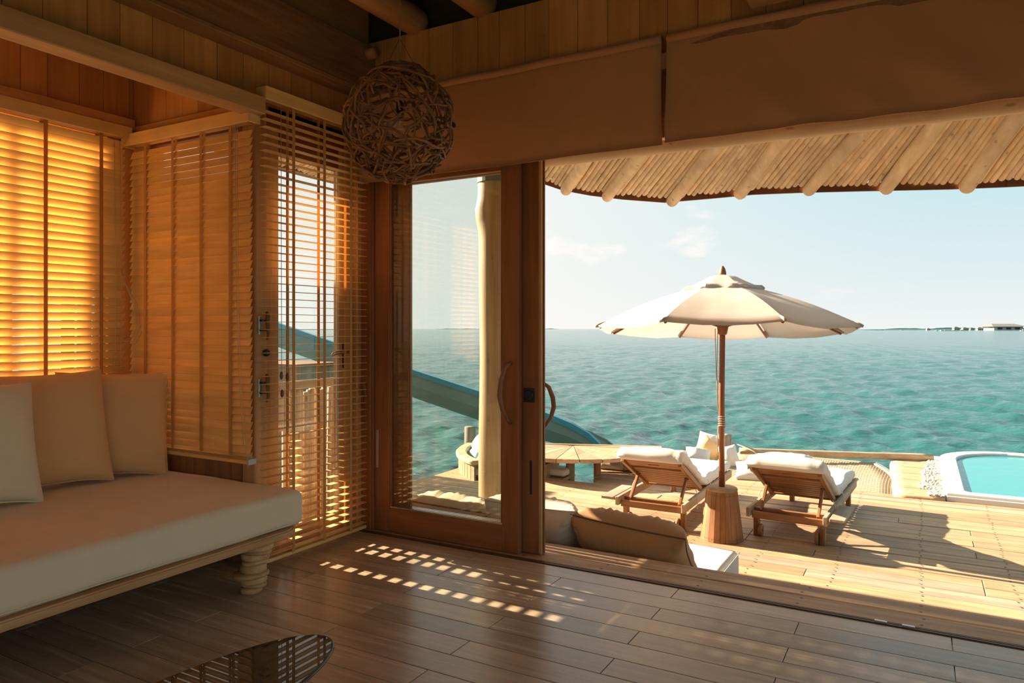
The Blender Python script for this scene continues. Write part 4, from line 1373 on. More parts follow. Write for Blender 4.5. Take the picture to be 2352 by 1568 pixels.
l1 = lounger(-1, 'wooden sun lounger to the left of the parasol')
l1.location = (-2.325, 6.87, DZ); l1.rotation_euler = (0, 0, R(0))
l2 = lounger(1, 'wooden sun lounger to the right of the parasol')
l2.location = (-1.085, 7.05, DZ); l2.rotation_euler = (0, 0, R(-3))
c1 = lounge_cushion('white cushion on the sun lounger left of the parasol', 3, 0.0)
c1.location = l1.location; c1.rotation_euler = l1.rotation_euler
c2 = lounge_cushion('white cushion draped over the sun lounger right of the parasol', 17, 0.10)
c2.location = l2.location; c2.rotation_euler = l2.rotation_euler

# ------------------------------------------------------------------ parasol and its base
PX, PY = -1.64, 6.93
pb = thing('weighted_stand', 'tapered parasol stand clad in upright wooden staves', 'stand', (PX, PY, DZ))
NSV = 22
for k in range(NSV):
    a0, a1 = 2 * PI * k / NSV + 0.006, 2 * PI * (k + 1) / NSV - 0.006
    V = []
    for z, r in ((0.0, 0.197), (0.455, 0.143)):
        for a, rr in ((a0, r), (a1, r), (a1, r - 0.022), (a0, r - 0.022)):
            V.append((PX + rr * math.cos(a), PY + rr * math.sin(a), DZ + z))
    mesh_obj('stave', V, [(0, 1, 5, 4), (1, 2, 6, 5), (2, 3, 7, 6), (3, 0, 4, 7), (4, 5, 6, 7), (3, 2, 1, 0)], wood('teak', 'z'), pb, (PX, PY, DZ), smooth=False)
lathe('top_disc', [(0.120, 0.44), (0.142, 0.455), (0.146, 0.468), (0.138, 0.482), (0.04, 0.487), (0.034, 0.487)], 'deck_wood', pb, (PX, PY, DZ), 32)
NV2, NF2 = [], []
for k in range(NSV):
    for f in (0.25, 0.75):
        a = 2 * PI * (k + f) / NSV
        for z, r in ((0.03, 0.1945), (0.425, 0.148)):
            c = Vector((PX + r * math.cos(a), PY + r * math.sin(a), DZ + z))
            n_ = Vector((math.cos(a), math.sin(a), 0)); t_ = Vector((-math.sin(a), math.cos(a), 0))
            b0 = len(NV2)
            for q in range(6):
                an = 2 * PI * q / 6
                NV2.append(c + t_ * 0.0045 * math.cos(an) + Vector((0, 0, 0.0045)) * math.sin(an) + n_ * 0.0035)
            NF2.append(tuple(b0 + q for q in range(6)))
mesh_obj('tack_heads', NV2, NF2, M_nail, pb, (PX, PY, DZ), smooth=False, kind='stuff')

um = thing('parasol', 'octagonal off-white canvas parasol with vented top', 'parasol', (PX, PY, DZ))
tube('pole', [(PX, PY, DZ + 0.35), (PX, PY, DZ + 1.4), (PX + 0.012, PY, DZ + 2.42)], [0.027, 0.027, 0.026], 'teak_dark', um, 16)
toCam = math.atan2(-PY, -PX)
tiltax = Vector((-math.sin(toCam), math.cos(toCam), 0))
CT = Vector((PX + 0.008, PY, DZ + 1.98))
RotT = Matrix.Rotation(R(-3.8), 3, tiltax)
def cp(ang, r, z):
    return CT + RotT @ Vector((r * math.cos(ang), r * math.sin(ang), z))
if cp(toCam, 1.2, 0).z < CT.z:
    RotT = Matrix.Rotation(R(3.8), 3, tiltax)
RR, HH, RI = 1.215, 0.375, 0.30
for k in range(8):
    a0 = toCam + R(22.5) + k * PI / 4
    a1 = a0 + PI / 4
    V, F = [], []
    nu, nv = 10, 12
    for i in range(nu + 1):
        f = i / nu
        r = RI + (RR - RI) * f
        z = HH * (1 - f) + 0.03 * math.sin(f * PI)
        p0, p1 = cp(a0, r, z), cp(a1, r, z)
        for j in range(nv + 1):
            g = j / nv
            q = p0.lerp(p1, g)
            bow = math.sin(g * PI)
            q.z -= 0.030 * bow * f
            if i == nu:
                q += (CT - q).normalized() * 0.03 * bow
            q.z += 0.008 * noise.noise((q.x * 6, q.y * 6, k)) * bow
            V.append(q)
    for i in range(nu):
        for j in range(nv):
            F.append((i * (nv + 1) + j, (i + 1) * (nv + 1) + j, (i + 1) * (nv + 1) + j + 1, i * (nv + 1) + j + 1))
    # hem band
    b0 = len(V)
    for j in range(nv + 1):
        V.append(V[nu * (nv + 1) + j] + Vector((0, 0, -0.018)))
    for j in range(nv):
        F.append((nu * (nv + 1) + j, b0 + j, b0 + j + 1, nu * (nv + 1) + j + 1))
    mesh_obj('canopy_panel', V, F, M_canopy, um, CT)
    rb = tube('rib', [cp(a0, 0.04, HH + 0.05 - 0.03), cp(a0, 0.6, HH * 0.70 - 0.018), cp(a0, RR - 0.03, 0.0 - 0.022)], 0.011, 'teak_dark', um, 6)
    tube('strut', [cp(a0, 0.035, 0.02), cp(a0, 0.62, HH * 0.66 - 0.03)], 0.009, 'teak_dark', rb, 6)
    tube('rib_pocket', [cp(a0, RR - 0.10, 0.030), cp(a0, RR - 0.02, 0.002), cp(a0, RR + 0.012, -0.012)], [0.017, 0.018, 0.012], M_canopy, rb, 8)
    # vent cap panel with flounce
    V, F = [], []
    nu2 = 7
    prof = [(0.03, HH + 0.135), (0.12, HH + 0.118), (0.22, HH + 0.065), (0.31, HH + 0.022), (0.37, HH + 0.004), (0.385, HH - 0.022), (0.39, HH - 0.045)]
    for i, (r, z) in enumerate(prof):
        for j in range(nv + 1):
            g = j / nv
            q = cp(a0, r, z).lerp(cp(a1, r, z), g)
            fl_ = max(0, i - 3) / 3
            q += (q - CT).normalized() * 0.03 * fl_ * math.sin(g * PI * 3 + k) * 0.7
            q.z += 0.022 * fl_ * math.sin(g * PI * 2 + k * 1.3)
            V.append(q)
    for i in range(len(prof) - 1):
        for j in range(nv):
            F.append((i * (nv + 1) + j, (i + 1) * (nv + 1) + j, (i + 1) * (nv + 1) + j + 1, i * (nv + 1) + j + 1))
    mesh_obj('vent_panel', V, F, M_canopy, um, CT)
lathe('hub', [(0.030, -0.06), (0.040, -0.05), (0.050, 0.0), (0.055, 0.03), (0.060, 0.05), (0.055, 0.065), (0.030, 0.07)], 'teak_dark', um, CT, 20)
fp = cp(0, 0, HH + 0.13)
lathe('finial', [(0.030, -0.005), (0.034, 0.012), (0.032, 0.035), (0.024, 0.065), (0.012, 0.085), (0.002, 0.095)], 'teak', um, fp, 20)
tube('pull_rope', [(PX - 0.03, PY - 0.03, DZ + 1.98), (PX - 0.038, PY - 0.035, DZ + 1.6), (PX - 0.03, PY - 0.03, DZ + 1.22)], 0.004, M_rope, um, 5)
tube('pull_rope', [(PX - 0.055, PY - 0.03, DZ + 1.98), (PX - 0.045, PY - 0.035, DZ + 1.6), (PX - 0.03, PY - 0.03, DZ + 1.2)], 0.004, M_rope, um, 5)
tube('rope_wrap', [(PX + 0.031 * math.cos(a * 0.7), PY + 0.031 * math.sin(a * 0.7), DZ + 1.05 + 0.010 * a * 0.7 / 6 * 2) for a in range(0, 46)], 0.0045, M_rope, um, 5)
tube('rope_tail', [(PX - 0.03, PY - 0.02, DZ + 1.06), (PX - 0.036, PY - 0.02, DZ + 0.95), (PX - 0.034, PY - 0.025, DZ + 0.82)], 0.004, M_rope, um, 5)

# ------------------------------------------------------------------ net lounge, log rail, posts and pillows
net = thing('hammock_net', 'cream rope net stretched over the water beyond the deck', 'net', (-1.2, 10.8, DZ))
def net_right(y):
    t = (y - 9.65) / 2.3
    return -0.27 - 0.10 * t - 0.38 * max(0, t - 0.45) ** 2.0 * 2.2
def net_z(x, y):
    u = (x + 1.4) / 1.2; v = (y - 10.8) / 1.2
    return DZ - 0.02 - 0.05 * max(0, 1 - u * u) * max(0, 1 - v * v)
V, F = [], []
x = -2.55
while x < -0.28:
    ys = [9.66 + 2.30 * k / 14 for k in range(15)]
    pts = [(x + 0.012 * math.sin(yy * 3 + x * 5), yy, net_z(x, yy)) for yy in ys if x < net_right(yy)]
    if len(pts) > 2:
        tube_into(V, F, pts, 0.0075, 4)
    x += 0.036
yy = 9.68
while yy < 11.95:
    xr = net_right(yy)
    pts = [(-2.55 + (xr + 2.55) * k / 12, yy, net_z(-2.55 + (xr + 2.55) * k / 12, yy) + 0.004) for k in range(13)]
    tube_into(V, F, pts, 0.0065, 4)
    yy += 0.055
mesh_obj('net_mesh', V, F, M_rope, net, (-1.4, 10.8, DZ), kind='stuff')
tube('border_rope', [(net_right(9.66 + 2.3 * k / 16), 9.66 + 2.3 * k / 16, DZ - 0.015) for k in range(17)], 0.016, M_rope, net, 8)
tube('border_rope', [(-2.55 + (net_right(11.96) + 2.55) * k / 10, 11.96, DZ - 0.015) for k in range(11)], 0.016, M_rope, net, 8)
V, F = [], []
for k in range(34):
    yq = 9.68 + 2.27 * k / 33
    xr = net_right(yq)
    tube_into(V, F, [(xr - 0.02, yq, DZ - 0.01), (xr + 0.03, yq + 0.01, DZ + 0.005), (xr + 0.065, yq, DZ - 0.02)], 0.009, 4)
mesh_obj('lashing', V, F, M_rope, net, (-0.4, 10.8, DZ), kind='stuff')

rl = log('driftwood_rail', (-2.42, 11.36, -0.425), (0.15, 12.30, -0.455), 0.048, 0.055, 'driftwood', None, n=18, wob=0.14, sides=14, seed=6)
tag(rl, 'long bleached driftwood log running along the water edge', 'log')
po2 = log('mooring_post', (-2.60, 11.20, -2.4), (-2.60, 11.20, -0.165), 0.10, 0.10, 'grey_wood', None, n=6, wob=0.03, sides=16, seed=9)
tag(po2, 'thick short post behind the parasol pole with rope round it', 'post', 'deck posts')
tube('lashing_rope', [(-2.5, 11.12, -0.26), (-2.2, 11.15, -0.34), (-1.9, 11.2, -0.42)], 0.009, M_rope, po2, 5)
tube('lashing_rope', [(-2.5, 11.12, -0.25), (-2.15, 11.05, -0.36), (-1.95, 11.0, -0.50)], 0.009, M_rope, po2, 5)
PILL = [
    ('small tan pillow at the far left of the net lounge heap', (-3.12, 10.55, -0.46), 0.36, 0.20, M_beige, (R(-62), 0, R(10)), 61),
    ('white pillow in the middle of the net lounge heap', (-2.86, 10.62, -0.43), 0.36, 0.28, M_white, (R(-50), R(8), R(18)), 62),
    ('tan pillow standing on its corner in the net lounge heap', (-2.77, 10.90, -0.39), 0.36, 0.36, M_sand, (R(-35), R(38), R(12)), 63),
    ('white pillow behind the tan one against the post', (-2.84, 11.15, -0.33), 0.34, 0.36, M_white, (R(-30), R(12), R(8)), 64),
    ('pale pillow tucked between parasol pole and post', (-2.44, 10.78, -0.43), 0.26, 0.34, M_white, (R(-25), R(-10), R(30)), 65),
    ('white pillow poking out beside the head of the right-hand lounger', (-1.86, 9.95, -0.46), 0.62, 0.42, M_white, (R(-70), R(4), R(12)), 66),
    ('puffy white pillow on the net beyond the right-hand lounger', (-1.62, 10.55, -0.40), 0.68, 0.55, M_white, (R(-78), R(0), R(8)), 67)]
for lab, c, w_, h_, m_, ro, sd in PILL:
    cushion('scatter_pillow', lab, 'pillow', c, w_, h_, 0.20, ro, m_, sd, m_, wr=0.014, ears=0.08, group='net lounge pillows', n=18)

# ------------------------------------------------------------------ pole walkway, pebbles, plunge pool
pw = struct('deck_poles', 'little walkway of round bleached poles beside the pool')
rnd = random.Random(3)
yy = 9.66
k = 0
while yy < 12.35:
    xl = -0.27 - 0.06 * (yy - 9.65) + (0.10 * max(0, (yy - 11.6)) ** 2 * 2) + rnd.uniform(-0.01, 0.01)
    log('walkway_pole', (xl, yy, DZ + 0.005), (0.24, yy + 0.03, DZ + 0.005), 0.039, 0.039, 'driftwood', pw, n=4, wob=0.06, sides=8, seed=k)
    yy += 0.112
    k += 1
bx('walkway_bed', -0.3, 0.3, 9.62, 12.4, DZ - 0.12, DZ - 0.06, 'old_post', pw)
V, F = [], []
for k in range(900):
    yq = rnd.uniform(9.68, 12.3)
    lim = -0.02 + 0.10 * noise.noise((yq * 2.2, 1, 0)) + 0.10 * (yq - 9.7) / 2.6
    if yq < 10.0:
        lim = 0.08
    xq = rnd.uniform(lim, 0.25)
    zq = DZ + 0.045 + rnd.uniform(0, 0.012)
    r = rnd.uniform(0.013, 0.026)
    b0 = len(V)
    for (dx, dy, dz) in ((1, 0, 0), (0, 1, 0), (-1, 0, 0), (0, -1, 0), (0, 0, 0.7), (0, 0, -0.7)):
        V.append((xq + dx * r * rnd.uniform(0.7, 1.2), yq + dy * r * rnd.uniform(0.7, 1.2), zq + dz * r))
    for q in range(4):
        F.append((b0 + q, b0 + (q + 1) % 4, b0 + 4)); F.append((b0 + (q + 1) % 4, b0 + q, b0 + 5))
pe = mesh_obj('pebbles', V, F, plain('coral_pebble', (0.52, 0.46, 0.38), 0.8, vary=0.25, scale=30), None, (0.1, 11, DZ), kind='stuff')
tag(pe, 'white coral pebbles strewn along the pool rim', 'pebbles')

pool = thing('plunge_pool', 'white rimmed plunge pool of still turquoise water', 'pool', (1.8, 11.4, DZ))
def pool_outline(x0, x1, y0, y1, rn, rf_):
    """counter-clockwise; rn radius at the near corners, rf_ at the far ones"""
    pts = []
    for cx, cy, r, a0 in ((x0 + rn, y0 + rn, rn, 180), (x1 - rn, y0 + rn, rn, 270), (x1 - rf_, y1 - rf_, rf_, 0), (x0 + rf_, y1 - rf_, rf_, 90)):
        for k in range(9):
            a = R(a0 + 90 * k / 8)
            pts.append((cx + r * math.cos(a), cy + r * math.sin(a)))
    return pts
PO = pool_outline(0.235, 3.7, 9.70, 13.35, 0.03, 1.0)
PIn = pool_outline(0.455, 3.5, 9.90, 13.20, 0.10, 0.85)
n = len(PO)
V, F = [], []
for pts, z in ((PO, -1.7), (PO, DZ + 0.075), ([(p[0] * 0.985 + q[0] * 0.015, p[1] * 0.985 + q[1] * 0.015) for p, q in zip(PO, PIn)], DZ + 0.09), ([(p[0] * 0.08 + q[0] * 0.92, p[1] * 0.08 + q[1] * 0.92) for p, q in zip(PO, PIn)], DZ + 0.088), (PIn, DZ + 0.07), (PIn, -1.45)):
    V += [(p[0], p[1], z) for p in pts]
for i in range(5):
    for k in range(n):
        k2 = (k + 1) % n
        F.append((i * n + k, i * n + k2, (i + 1) * n + k2, (i + 1) * n + k))
F.append(tuple(5 * n + k for k in range(n)))
mesh_obj('basin', V, F, M_plaster, pool, (1.8, 11.4, DZ), smooth=False)
m, nn, b = base_mat('pool_water')
b.inputs['Base Color'].default_value = (0.04, 0.26, 0.285, 1)
b.inputs['Roughness'].default_value = 0.06
b.inputs['Specular IOR Level'].default_value = 0.4
tcn = nn.nodes.new('ShaderNodeTexCoord'); nzn = nn.nodes.new('ShaderNodeTexNoise'); bpn = nn.nodes.new('ShaderNodeBump')
nzn.inputs['Scale'].default_value = 5; bpn.inputs['Strength'].default_value = 0.12; bpn.inputs['Distance'].default_value = 0.02
nn.links.new(tcn.outputs['Object'], nzn.inputs['Vector']); nn.links.new(nzn.outputs['Fac'], bpn.inputs['Height']); nn.links.new(bpn.outputs[0], b.inputs['Normal'])
prism('pool_water', PIn, DZ - 0.2, DZ + 0.052, m, pool, 0)
bx('near_wall', 0.26, 3.7, 9.685, 9.702, DZ - 0.02, DZ + 0.06, M_plaster, pool, bev=0.006)
bx('entry_step', 0.75, 3.4, 9.92, 10.04, DZ - 0.1, DZ + 0.056, plain('pale_pool_step', (0.45, 0.66, 0.66), 0.3), pool, bev=0.004)
lg2 = bx('pool_ledge', -0.05, 0.6, 12.45, 13.2, DZ - 0.35, DZ - 0.02, M_plaster, pool, bev=0.06)

# ------------------------------------------------------------------ water slide and an added sun-blocking tower
sl = thing('water_slide', 'grey-green water slide with teal rim running down into the sea', 'water slide', (-9, 12, -1.7))
SP = [(px_, py_ + 0.42, pz_) for px_, py_, pz_ in [(-20.0, 12.0, 3.35), (-16.0, 12.0, 2.30), (-13.05, 12.0, 1.55), (-11.1, 12.0, 1.06), (-9.24, 12.0, 0.59), (-7.6, 12.0, 0.21), (-6.6, 12.0, -0.01), (-6.0, 12.0, -0.16), (-5.55, 12.0, -0.30), (-5.2, 12.0, -0.46), (-5.0, 12.0, -0.62), (-4.95, 12.0, -0.80)]]
M_slide = plain('slide_shell', (0.135, 0.20, 0.175), 0.45, vary=0.12, scale=1.2)
M_rim = plain('slide_rim', (0.035, 0.22, 0.29), 0.4, vary=0.06)
V, F = [], []
sec = [(-0.42, 0.0), (-0.42, -0.30), (-0.33, -0.52), (-0.15, -0.62), (0.15, -0.62), (0.33, -0.52), (0.42, -0.36), (0.42, -0.26), (0.38, -0.26), (0.38, -0.34), (0.30, -0.48), (0.13, -0.57), (-0.13, -0.57), (-0.30, -0.48), (-0.38, -0.29), (-0.38, 0.0)]
for i, (x, y, z) in enumerate(SP):
    k = 1.0 if i < 7 else 1 - 0.10 * (i - 6)
    for (a, b_) in sec:
        V.append((x, y + a, z + b_ * k))
ns = len(sec)
for i in range(len(SP) - 1):
    for k in range(ns):
        k2 = (k + 1) % ns
        F.append((i * ns + k, i * ns + k2, (i + 1) * ns + k2, (i + 1) * ns + k))
mesh_obj('trough', V, F, M_slide, sl, (-9, 12, 0), smooth=False)
for s in (-1,):
    V, F = [], []
    for (x, y, z) in SP:
        for (a, b_) in ((-0.04, -0.07), (0.05, -0.07), (0.05, 0.035), (-0.04, 0.035)):
            V.append((x, y + s * 0.40 + a * s, z + b_))
    for i in range(len(SP) - 1):
        for k in range(4):
            k2 = (k + 1) % 4
            F.append((i * 4 + k, i * 4 + k2, (i + 1) * 4 + k2, (i + 1) * 4 + k))
    F.append(tuple((len(SP) - 1) * 4 + k for k in range(4)))
    mesh_obj('rim', V, F, M_rim, sl, (-9, 12, 0), smooth=False)
for x, z in ((-15.0, 1.4), (-10.3, 0.2), (-6.7, -0.6)):
    log('support_post', (x, 12.0, -2.5), (x, 12.0, z), 0.09, 0.09, 'old_post', sl, n=3)

tw = thing('sun_block_tower', 'added sun-blocking timber platform on posts, unseen left of the terrace', 'tower', (-9.2, 4.0, -1.7))  # unseen, added to keep sun off the indoor floor and step
for x in (-8.95, -8.6):
    for y in (2.95, 4.95):
        log('post', (x, y, -2.5), (x, y, 4.05), 0.08, 0.075, 'grey_wood', tw, n=4)
for k in range(2):
    bx('floor_board', -8.99 + 0.18 * k, -8.82 + 0.18 * k, 2.85, 5.05, 3.12, 3.16, 'deck_wood', tw)
for k in range(13):
    bx('sun_block_board', -8.66, -8.63, 2.86 + 0.168 * k, 3.022 + 0.168 * k, 2.975, 3.84, 'deck_wood', tw)

sn = thing('deck_shade_screen', 'added low screen of upright boards, unseen, shading the left deck', 'screen', (-9.0, 6.7, -1.7))  # unseen, added to cast shade on the left end of the deck
for k in range(14):
    bx('screen_board', -9.02, -8.98, 5.28 + 0.2 * k, 5.475 + 0.2 * k, -2.2, 1.58, 'grey_wood', sn)
bx('screen_rail', -8.98, -8.92, 5.28, 8.08, 1.30, 1.38, 'grey_wood', sn)

# ------------------------------------------------------------------ stick fence outside the side door
fn = thing('stick_fence', 'balcony fence of upright driftwood sticks outside the side door', 'fence', (-3.98, 3.8, -0.2))
rnd = random.Random(19)
gaps = [(3.335, 0.074, 1.02), (3.668, 0.062, 0.72), (3.787, 0.060, 0.60)]
yy = 3.16
k = 0
while yy < 4.62:
    r = rnd.uniform(0.016, 0.028)
    yc = yy + r
    near = [g for g in gaps if abs(yc - g[0]) < g[1] / 2 + r]
    if near:
        g = near[0]
        e = g[0] + g[1] / 2 + 0.001
        # a stick whose top leans over the gap and closes it at the height of the gap
        rr = 0.024
        log('stick', (-3.98, e + rr, -0.28), (-3.98, e + rr, 1.02), rr, rr, 'pale_pole', fn, n=4, wob=0.01, sides=8, seed=k)
        if g[2] < 1:
            log('stick', (-3.985, g[0], g[2]), (-3.985, g[0], 1.03), g[1] / 2 + 0.003, g[1] / 2 + 0.003, 'pale_pole', fn, n=4, wob=0.02, sides=8, seed=k + 50)
        yy = e + 2 * rr - 0.003
        k += 1
        continue
    nxt = [g for g in gaps if 0 < g[0] - g[1] / 2 - yy < 2 * r]
    log('stick', (-3.98 + rnd.uniform(-0.012, 0.012), yc, -0.28), (-3.98 + rnd.uniform(-0.012, 0.012), yc + rnd.uniform(-0.006, 0.006), rnd.uniform(0.98, 1.03)), r * 1.0, r * 0.97, 'pale_pole', fn, n=4, wob=0.06, sides=8, seed=k)
    yy += 2 * r + rnd.choice((-0.003, -0.001, 0.003))
    k += 1
log('top_rail', (-3.97, 3.05, 1.03), (-3.99, 4.72, 1.045), 0.034, 0.032, 'driftwood', fn, n=8, wob=0.08, sides=10, seed=2)
log('bottom_rail', (-4.02, 3.05, 0.10), (-4.02, 4.72, 0.10), 0.025, 0.025, 'driftwood', fn, n=6, wob=0.08, sides=8, seed=4)
bs = struct('deck_balcony', 'narrow balcony deck outside the side door')
for k in range(5):
    bx('plank', -3.69 - 0.13 * k - 0.125, -3.69 - 0.13 * k, 3.22, 4.70, -0.09, -0.05, 'deck_wood', bs, bev=0.003)
ws = thing('wooden_cabin', 'orange timber cabin below the slide seen through the side door', 'cabin', (-10.6, 9.6, -1.7))
for k in range(6):
    bx('wall_board', -11.1 + 0.2 * k, -10.91 + 0.2 * k, 9.55, 9.60, -1.7, 0.74, 'teak', ws)
bx('roof_slab', -11.2, -9.86, 9.5, 10.6, 0.74, 0.80, 'teak', ws)
bx('side_wall', -9.93, -9.90, 9.6, 10.5, -1.7, 0.74, 'old_post', ws)

# ------------------------------------------------------------------ sea
import numpy as np
SEA = -1.70
rs = [3.2, 4.5, 6.0, 7.5, 9.0]
while rs[-1] < 420:
    rs.append(rs[-1] * 1.0062)
while rs[-1] < 12000:
    rs.append(rs[-1] * 1.12)
rs = np.array(rs)
angs = np.radians(np.concatenate([np.linspace(-62, 112, 620), np.arange(117, 298.1, 181 / 36)]))      # from +y towards -x, right round
RRg, AA = np.meshgrid(rs, angs, indexing='ij')
Xs = -np.sin(AA) * RRg
Ys = np.cos(AA) * RRg
Zs = np.zeros_like(Xs)
rng = np.random.RandomState(4)
spacing = np.maximum(RRg * 0.0062, RRg * math.radians(174 / 620))
for q in range(46):
    lam = 0.42 * (1.07 ** q) * rng.uniform(0.9, 1.1)
    if lam > 4.5:
        lam = rng.uniform(0.5, 2.5)
    th = math.radians(200) + rng.normal(0, 0.55)
    kx, ky = math.cos(th) * 2 * PI / lam, math.sin(th) * 2 * PI / lam
    amp = 0.0125 * lam ** 0.42
    damp = np.clip((lam / spacing - 2.5) / 3.0, 0, 1)
    ph = rng.uniform(0, 2 * PI)
    s_ = np.sin(kx * Xs + ky * Ys + ph + 0.8 * np.sin(0.21 * Xs + 0.17 * Ys + ph * 3))
    Zs += amp * damp * (1.35 * (0.5 + 0.5 * s_) ** 1.6 - 0.5)
nr_, na_ = Xs.shape
co = np.stack([Xs, Ys, Zs + SEA], -1).reshape(-1, 3).astype(np.float32)
ii = np.arange(nr_ * na_).reshape(nr_, na_)
quads = np.stack([ii[:-1, :-1], ii[:-1, 1:], ii[1:, 1:], ii[1:, :-1]], -1).reshape(-1, 4)
quads = quads[:, ::-1]
me = bpy.data.meshes.new('sea')
me.vertices.add(len(co)); me.vertices.foreach_set('co', co.ravel())
me.loops.add(quads.size); me.loops.foreach_set('vertex_index', quads.ravel().astype(np.int32))
me.polygons.add(len(quads)); me.polygons.foreach_set('loop_start', np.arange(0, quads.size, 4, dtype=np.int32))
me.polygons.foreach_set('use_smooth', np.ones(len(quads), dtype=bool))
me.update(); me.validate()
m, nn, b = base_mat('sea_water')
nd, lk = nn.nodes, nn.links.new
b.inputs['Roughness'].default_value = 0.09
b.inputs['IOR'].default_value = 1.33
b.inputs['Specular IOR Level'].default_value = 0.5
tcn = nd.new('ShaderNodeTexCoord')
n0 = nd.new('ShaderNodeTexNoise'); n0.inputs['Scale'].default_value = 0.05; n0.inputs['Detail'].default_value = 3
lk(tcn.outputs['Object'], n0.inputs['Vector'])
mxn = nd.new('ShaderNodeMixRGB')
mxn.inputs['Color1'].default_value = (0.006, 0.062, 0.062, 1)
mxn.inputs['Color2'].default_value = (0.013, 0.100, 0.094, 1)
lk(n0.outputs['Fac'], mxn.inputs['Fac']); lk(mxn.outputs[0], b.inputs['Base Color'])
mpn = nd.new('ShaderNodeMapping'); mpn.inputs['Scale'].default_value = (0.55, 1.3, 1.0); mpn.inputs['Rotation'].default_value = (0, 0, R(29))
lk(tcn.outputs['Object'], mpn.inputs['Vector'])
nA = nd.new('ShaderNodeTexNoise'); nA.inputs['Scale'].default_value = 3.4; nA.inputs['Detail'].default_value = 6; nA.inputs['Roughness'].default_value = 0.55
nB = nd.new('ShaderNodeTexNoise'); nB.inputs['Scale'].default_value = 0.35; nB.inputs['Detail'].default_value = 5
lk(mpn.outputs[0], nA.inputs['Vector']); lk(mpn.outputs[0], nB.inputs['Vector'])
bA = nd.new('ShaderNodeBump'); bA.inputs['Strength'].default_value = 0.9; bA.inputs['Distance'].default_value = 0.10
bB = nd.new('ShaderNodeBump'); bB.inputs['Strength'].default_value = 0.7; bB.inputs['Distance'].default_value = 0.4
lk(nA.outputs['Fac'], bA.inputs['Height']); lk(nB.outputs['Fac'], bB.inputs['Height']); lk(bB.outputs[0], bA.inputs['Normal']); lk(bA.outputs[0], b.inputs['Normal'])
me.materials.append(m)
sea = link('sea', me, None, (0, 0, 0), kind='structure')
sea['label'] = 'rippled turquoise sea reaching to the horizon'

# ------------------------------------------------------------------ far shore
def far(px, dist, z=0.0):
    r = (px - 1176) / 1660
    c, s = math.cos(R(29.5)), math.sin(R(29.5))
    return Vector(((r * c - s) * dist, (r * s + c) * dist, z))
def ridge(name, label, px0, px1, dist, hmax, seed, mat, depth=60, n=60):
    V, F = [], []
    for i in range(n + 1):
        u = i / n
        p = far(px0 + (px1 - px0) * u, dist)
        back = far(px0 + (px1 - px0) * u, dist + depth)
        env = min(1, u * 5) * min(1, (1 - u) * 5) if px1 < 2352 else min(1, u * 3)
        hh = hmax * env * (0.55 + 0.45 * noise.noise((u * 7 + seed, 0, 0)) + 0.22 * noise.noise((u * 25 + seed, 3, 0)))
        V += [(p.x, p.y, SEA), (p.x, p.y, SEA + max(0.3, hh * 0.55)), ((p.x + back.x) / 2, (p.y + back.y) / 2, SEA + max(0.4, hh)), (back.x, back.y, SEA)]
    for i in range(n):
        for k in range(3):
            F.append((i * 4 + k, i * 4 + k + 1, (i + 1) * 4 + k + 1, (i + 1) * 4 + k))
    o = mesh_obj(name, V, F, mat, None, far((px0 + px1) / 2, dist, SEA))
    return tag(o, label, 'island')
M_green = plain('hazy_foliage', (0.20, 0.36, 0.36), 0.9, vary=0.2, scale=0.05)  # distance haze mixed into the foliage colour
M_far = plain('far_haze_land', (0.36, 0.48, 0.50), 0.9, vary=0.1, scale=0.05)  # base colour paled to carry the haze of greater distance
M_sandm = plain('pale_sand', (0.62, 0.57, 0.48), 0.9)
M_thatch = plain('grey_thatch', (0.15, 0.145, 0.13), 0.9)
ridge('island', 'long low wooded island on the horizon at the right', 1960, 2420, 1500, 11.5, 2, M_green)
ridge('island', 'faint flat island on the horizon behind the glass', 1000, 1110, 4500, 9.0, 7, M_far)
ridge('island', 'faint tiny island on the horizon beside the door frame', 1190, 1285, 4500, 10.0, 11, M_far)
V, F = [], []
for i in range(21):
    p = far(2030 + 320 * i / 20, 1470)
    V += [(p.x, p.y, SEA), (p.x, p.y, SEA + 0.9 + 0.4 * noise.noise((i, 0, 0)))]
    q = far(2030 + 320 * i / 20, 1490)
    V += [(q.x, q.y, SEA + 1.2)]
for i in range(20):
    F.append((i * 3, i * 3 + 3, i * 3 + 4, i * 3 + 1)); F.append((i * 3 + 1, i * 3 + 4, i * 3 + 5, i * 3 + 2))
o = mesh_obj('sandbank', V, F, M_sandm, None, far(2190, 1470, SEA))
tag(o, 'thin pale sand strip along the foot of the far island', 'beach')
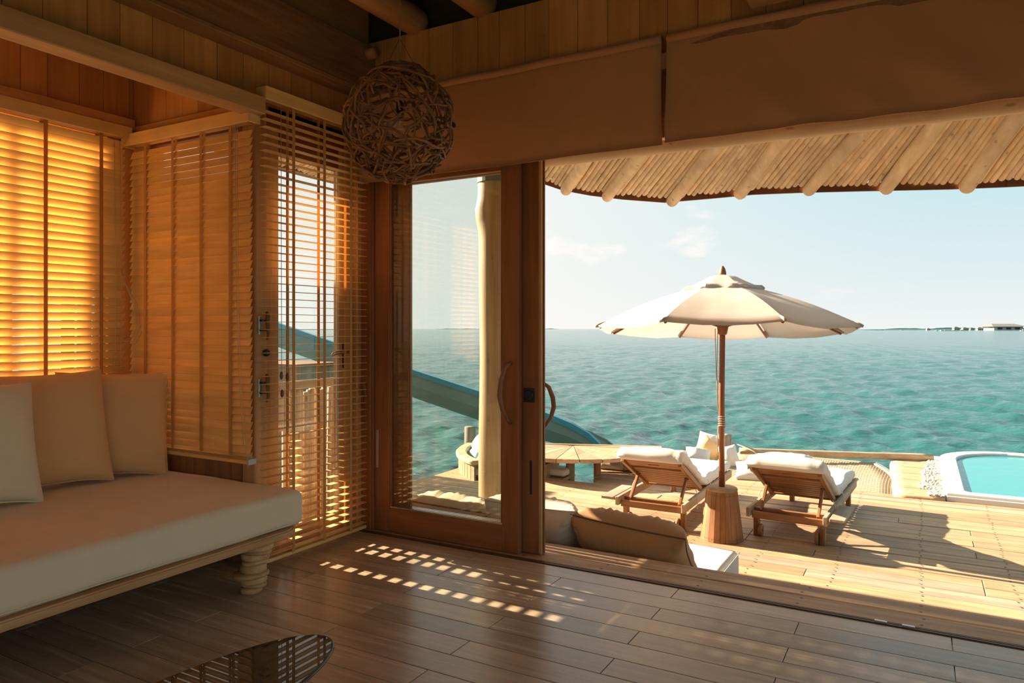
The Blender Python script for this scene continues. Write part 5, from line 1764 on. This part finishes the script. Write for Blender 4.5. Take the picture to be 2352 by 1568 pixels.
def villa(px, wpx, hpx, roof, label, seed):
    dist = 1400
    s = dist / 1660
    w_, h_ = wpx * s, hpx * s
    c = far(px, dist, SEA)
    t = thing('villa', label, 'house', c, 'far shore villas')
    ang = R(29.5)
    box('wall', (c.x, c.y, SEA + h_ * 0.28), (w_, w_ * 0.6, h_ * 0.56), M_plaster, t, rot=(0, 0, ang), bev=0)
    for k in range(3):
        off = (k - 1) * w_ * 0.3
        box('window', (c.x + off * math.cos(ang) + 0.31 * w_ * math.sin(ang), c.y + off * math.sin(ang) - 0.31 * w_ * math.cos(ang), SEA + h_ * 0.28), (w_ * 0.16, 0.3, h_ * 0.28), M_dark, t, rot=(0, 0, ang), bev=0)
    rz = SEA + h_ * 0.56
    hw, hd = w_ * 0.62, w_ * 0.42
    rl_ = hw * roof
    V = []
    for (a, b_, z) in ((-hw, -hd, rz), (hw, -hd, rz), (hw, hd, rz), (-hw, hd, rz), (-rl_, 0, SEA + h_), (rl_, 0, SEA + h_)):
        V.append((c.x + a * math.cos(ang) - b_ * math.sin(ang), c.y + a * math.sin(ang) + b_ * math.cos(ang), z))
    mesh_obj('roof', V, [(0, 1, 5, 4), (1, 2, 5), (2, 3, 4, 5), (3, 0, 4), (3, 2, 1, 0)], M_thatch, t, c, smooth=False)
    return t
villa(2303, 66, 15, 0.62, 'large thatched hall with long roof on the far shore', 1)
villa(2196, 13, 8, 0.3, 'small white villa on the far shore left of its neighbour', 2)
villa(2216, 12, 7, 0.3, 'small white villa midway between hall and sand strip', 3)
villa(2250, 13, 7, 0.3, 'white villa just left of the large thatched hall', 4)
villa(2232, 8, 6, 0.3, 'low villa squeezed between two taller white ones', 5)
villa(2132, 8, 5, 0.1, 'lone thatched hut on the far sand strip', 6)
def boat(px, dist, ln, label):
    c = far(px, dist, SEA)
    t = thing('boat', label, 'boat', c, 'far boats')
    ang = R(29.5)
    V, F = [], []
    for i, (u, hw, z) in enumerate(((-0.5, 0.16, 0.9), (-0.2, 0.2, 0.8), (0.2, 0.18, 0.9), (0.5, 0.0, 1.3))):
        for (b_, zz) in ((-hw, z), (-hw * 0.5, 0.0), (hw * 0.5, 0.0), (hw, z)):
            a = u * ln
            bb = b_ * ln
            V.append((c.x + a * math.cos(ang) - bb * math.sin(ang), c.y + a * math.sin(ang) + bb * math.cos(ang), SEA + zz * ln * 0.1))
    for i in range(3):
        for k in range(4):
            k2 = (k + 1) % 4
            F.append((i * 4 + k, i * 4 + k2, (i + 1) * 4 + k2, (i + 1) * 4 + k))
    F.append((0, 1, 2, 3))
    mesh_obj('hull', V, F, M_plaster, t, c, smooth=False)
    box('cabin', (c.x, c.y, SEA + ln * 0.13), (ln * 0.4, ln * 0.2, ln * 0.1), M_plaster, t, rot=(0, 0, ang), bev=0.05)
    return t
boat(2352, 1000, 10, 'white boat at the right edge of the horizon')
boat(2152, 1000, 5, 'small white boat before the far island')
boat(2070, 1300, 5, 'tiny white boat on the sea by the island tip')
bo = thing('breakwater', 'long low white pontoon in front of the far villas', 'pontoon', far(2194, 1000, SEA))
for k in range(7):
    p = far(2164 + 9 * k, 1000)
    box('float', (p.x, p.y, SEA + 0.5), (5.2, 2.5, 1.3 + 0.3 * (k % 2)), M_plaster, bo, rot=(0, 0, R(29.5)), bev=0.2)
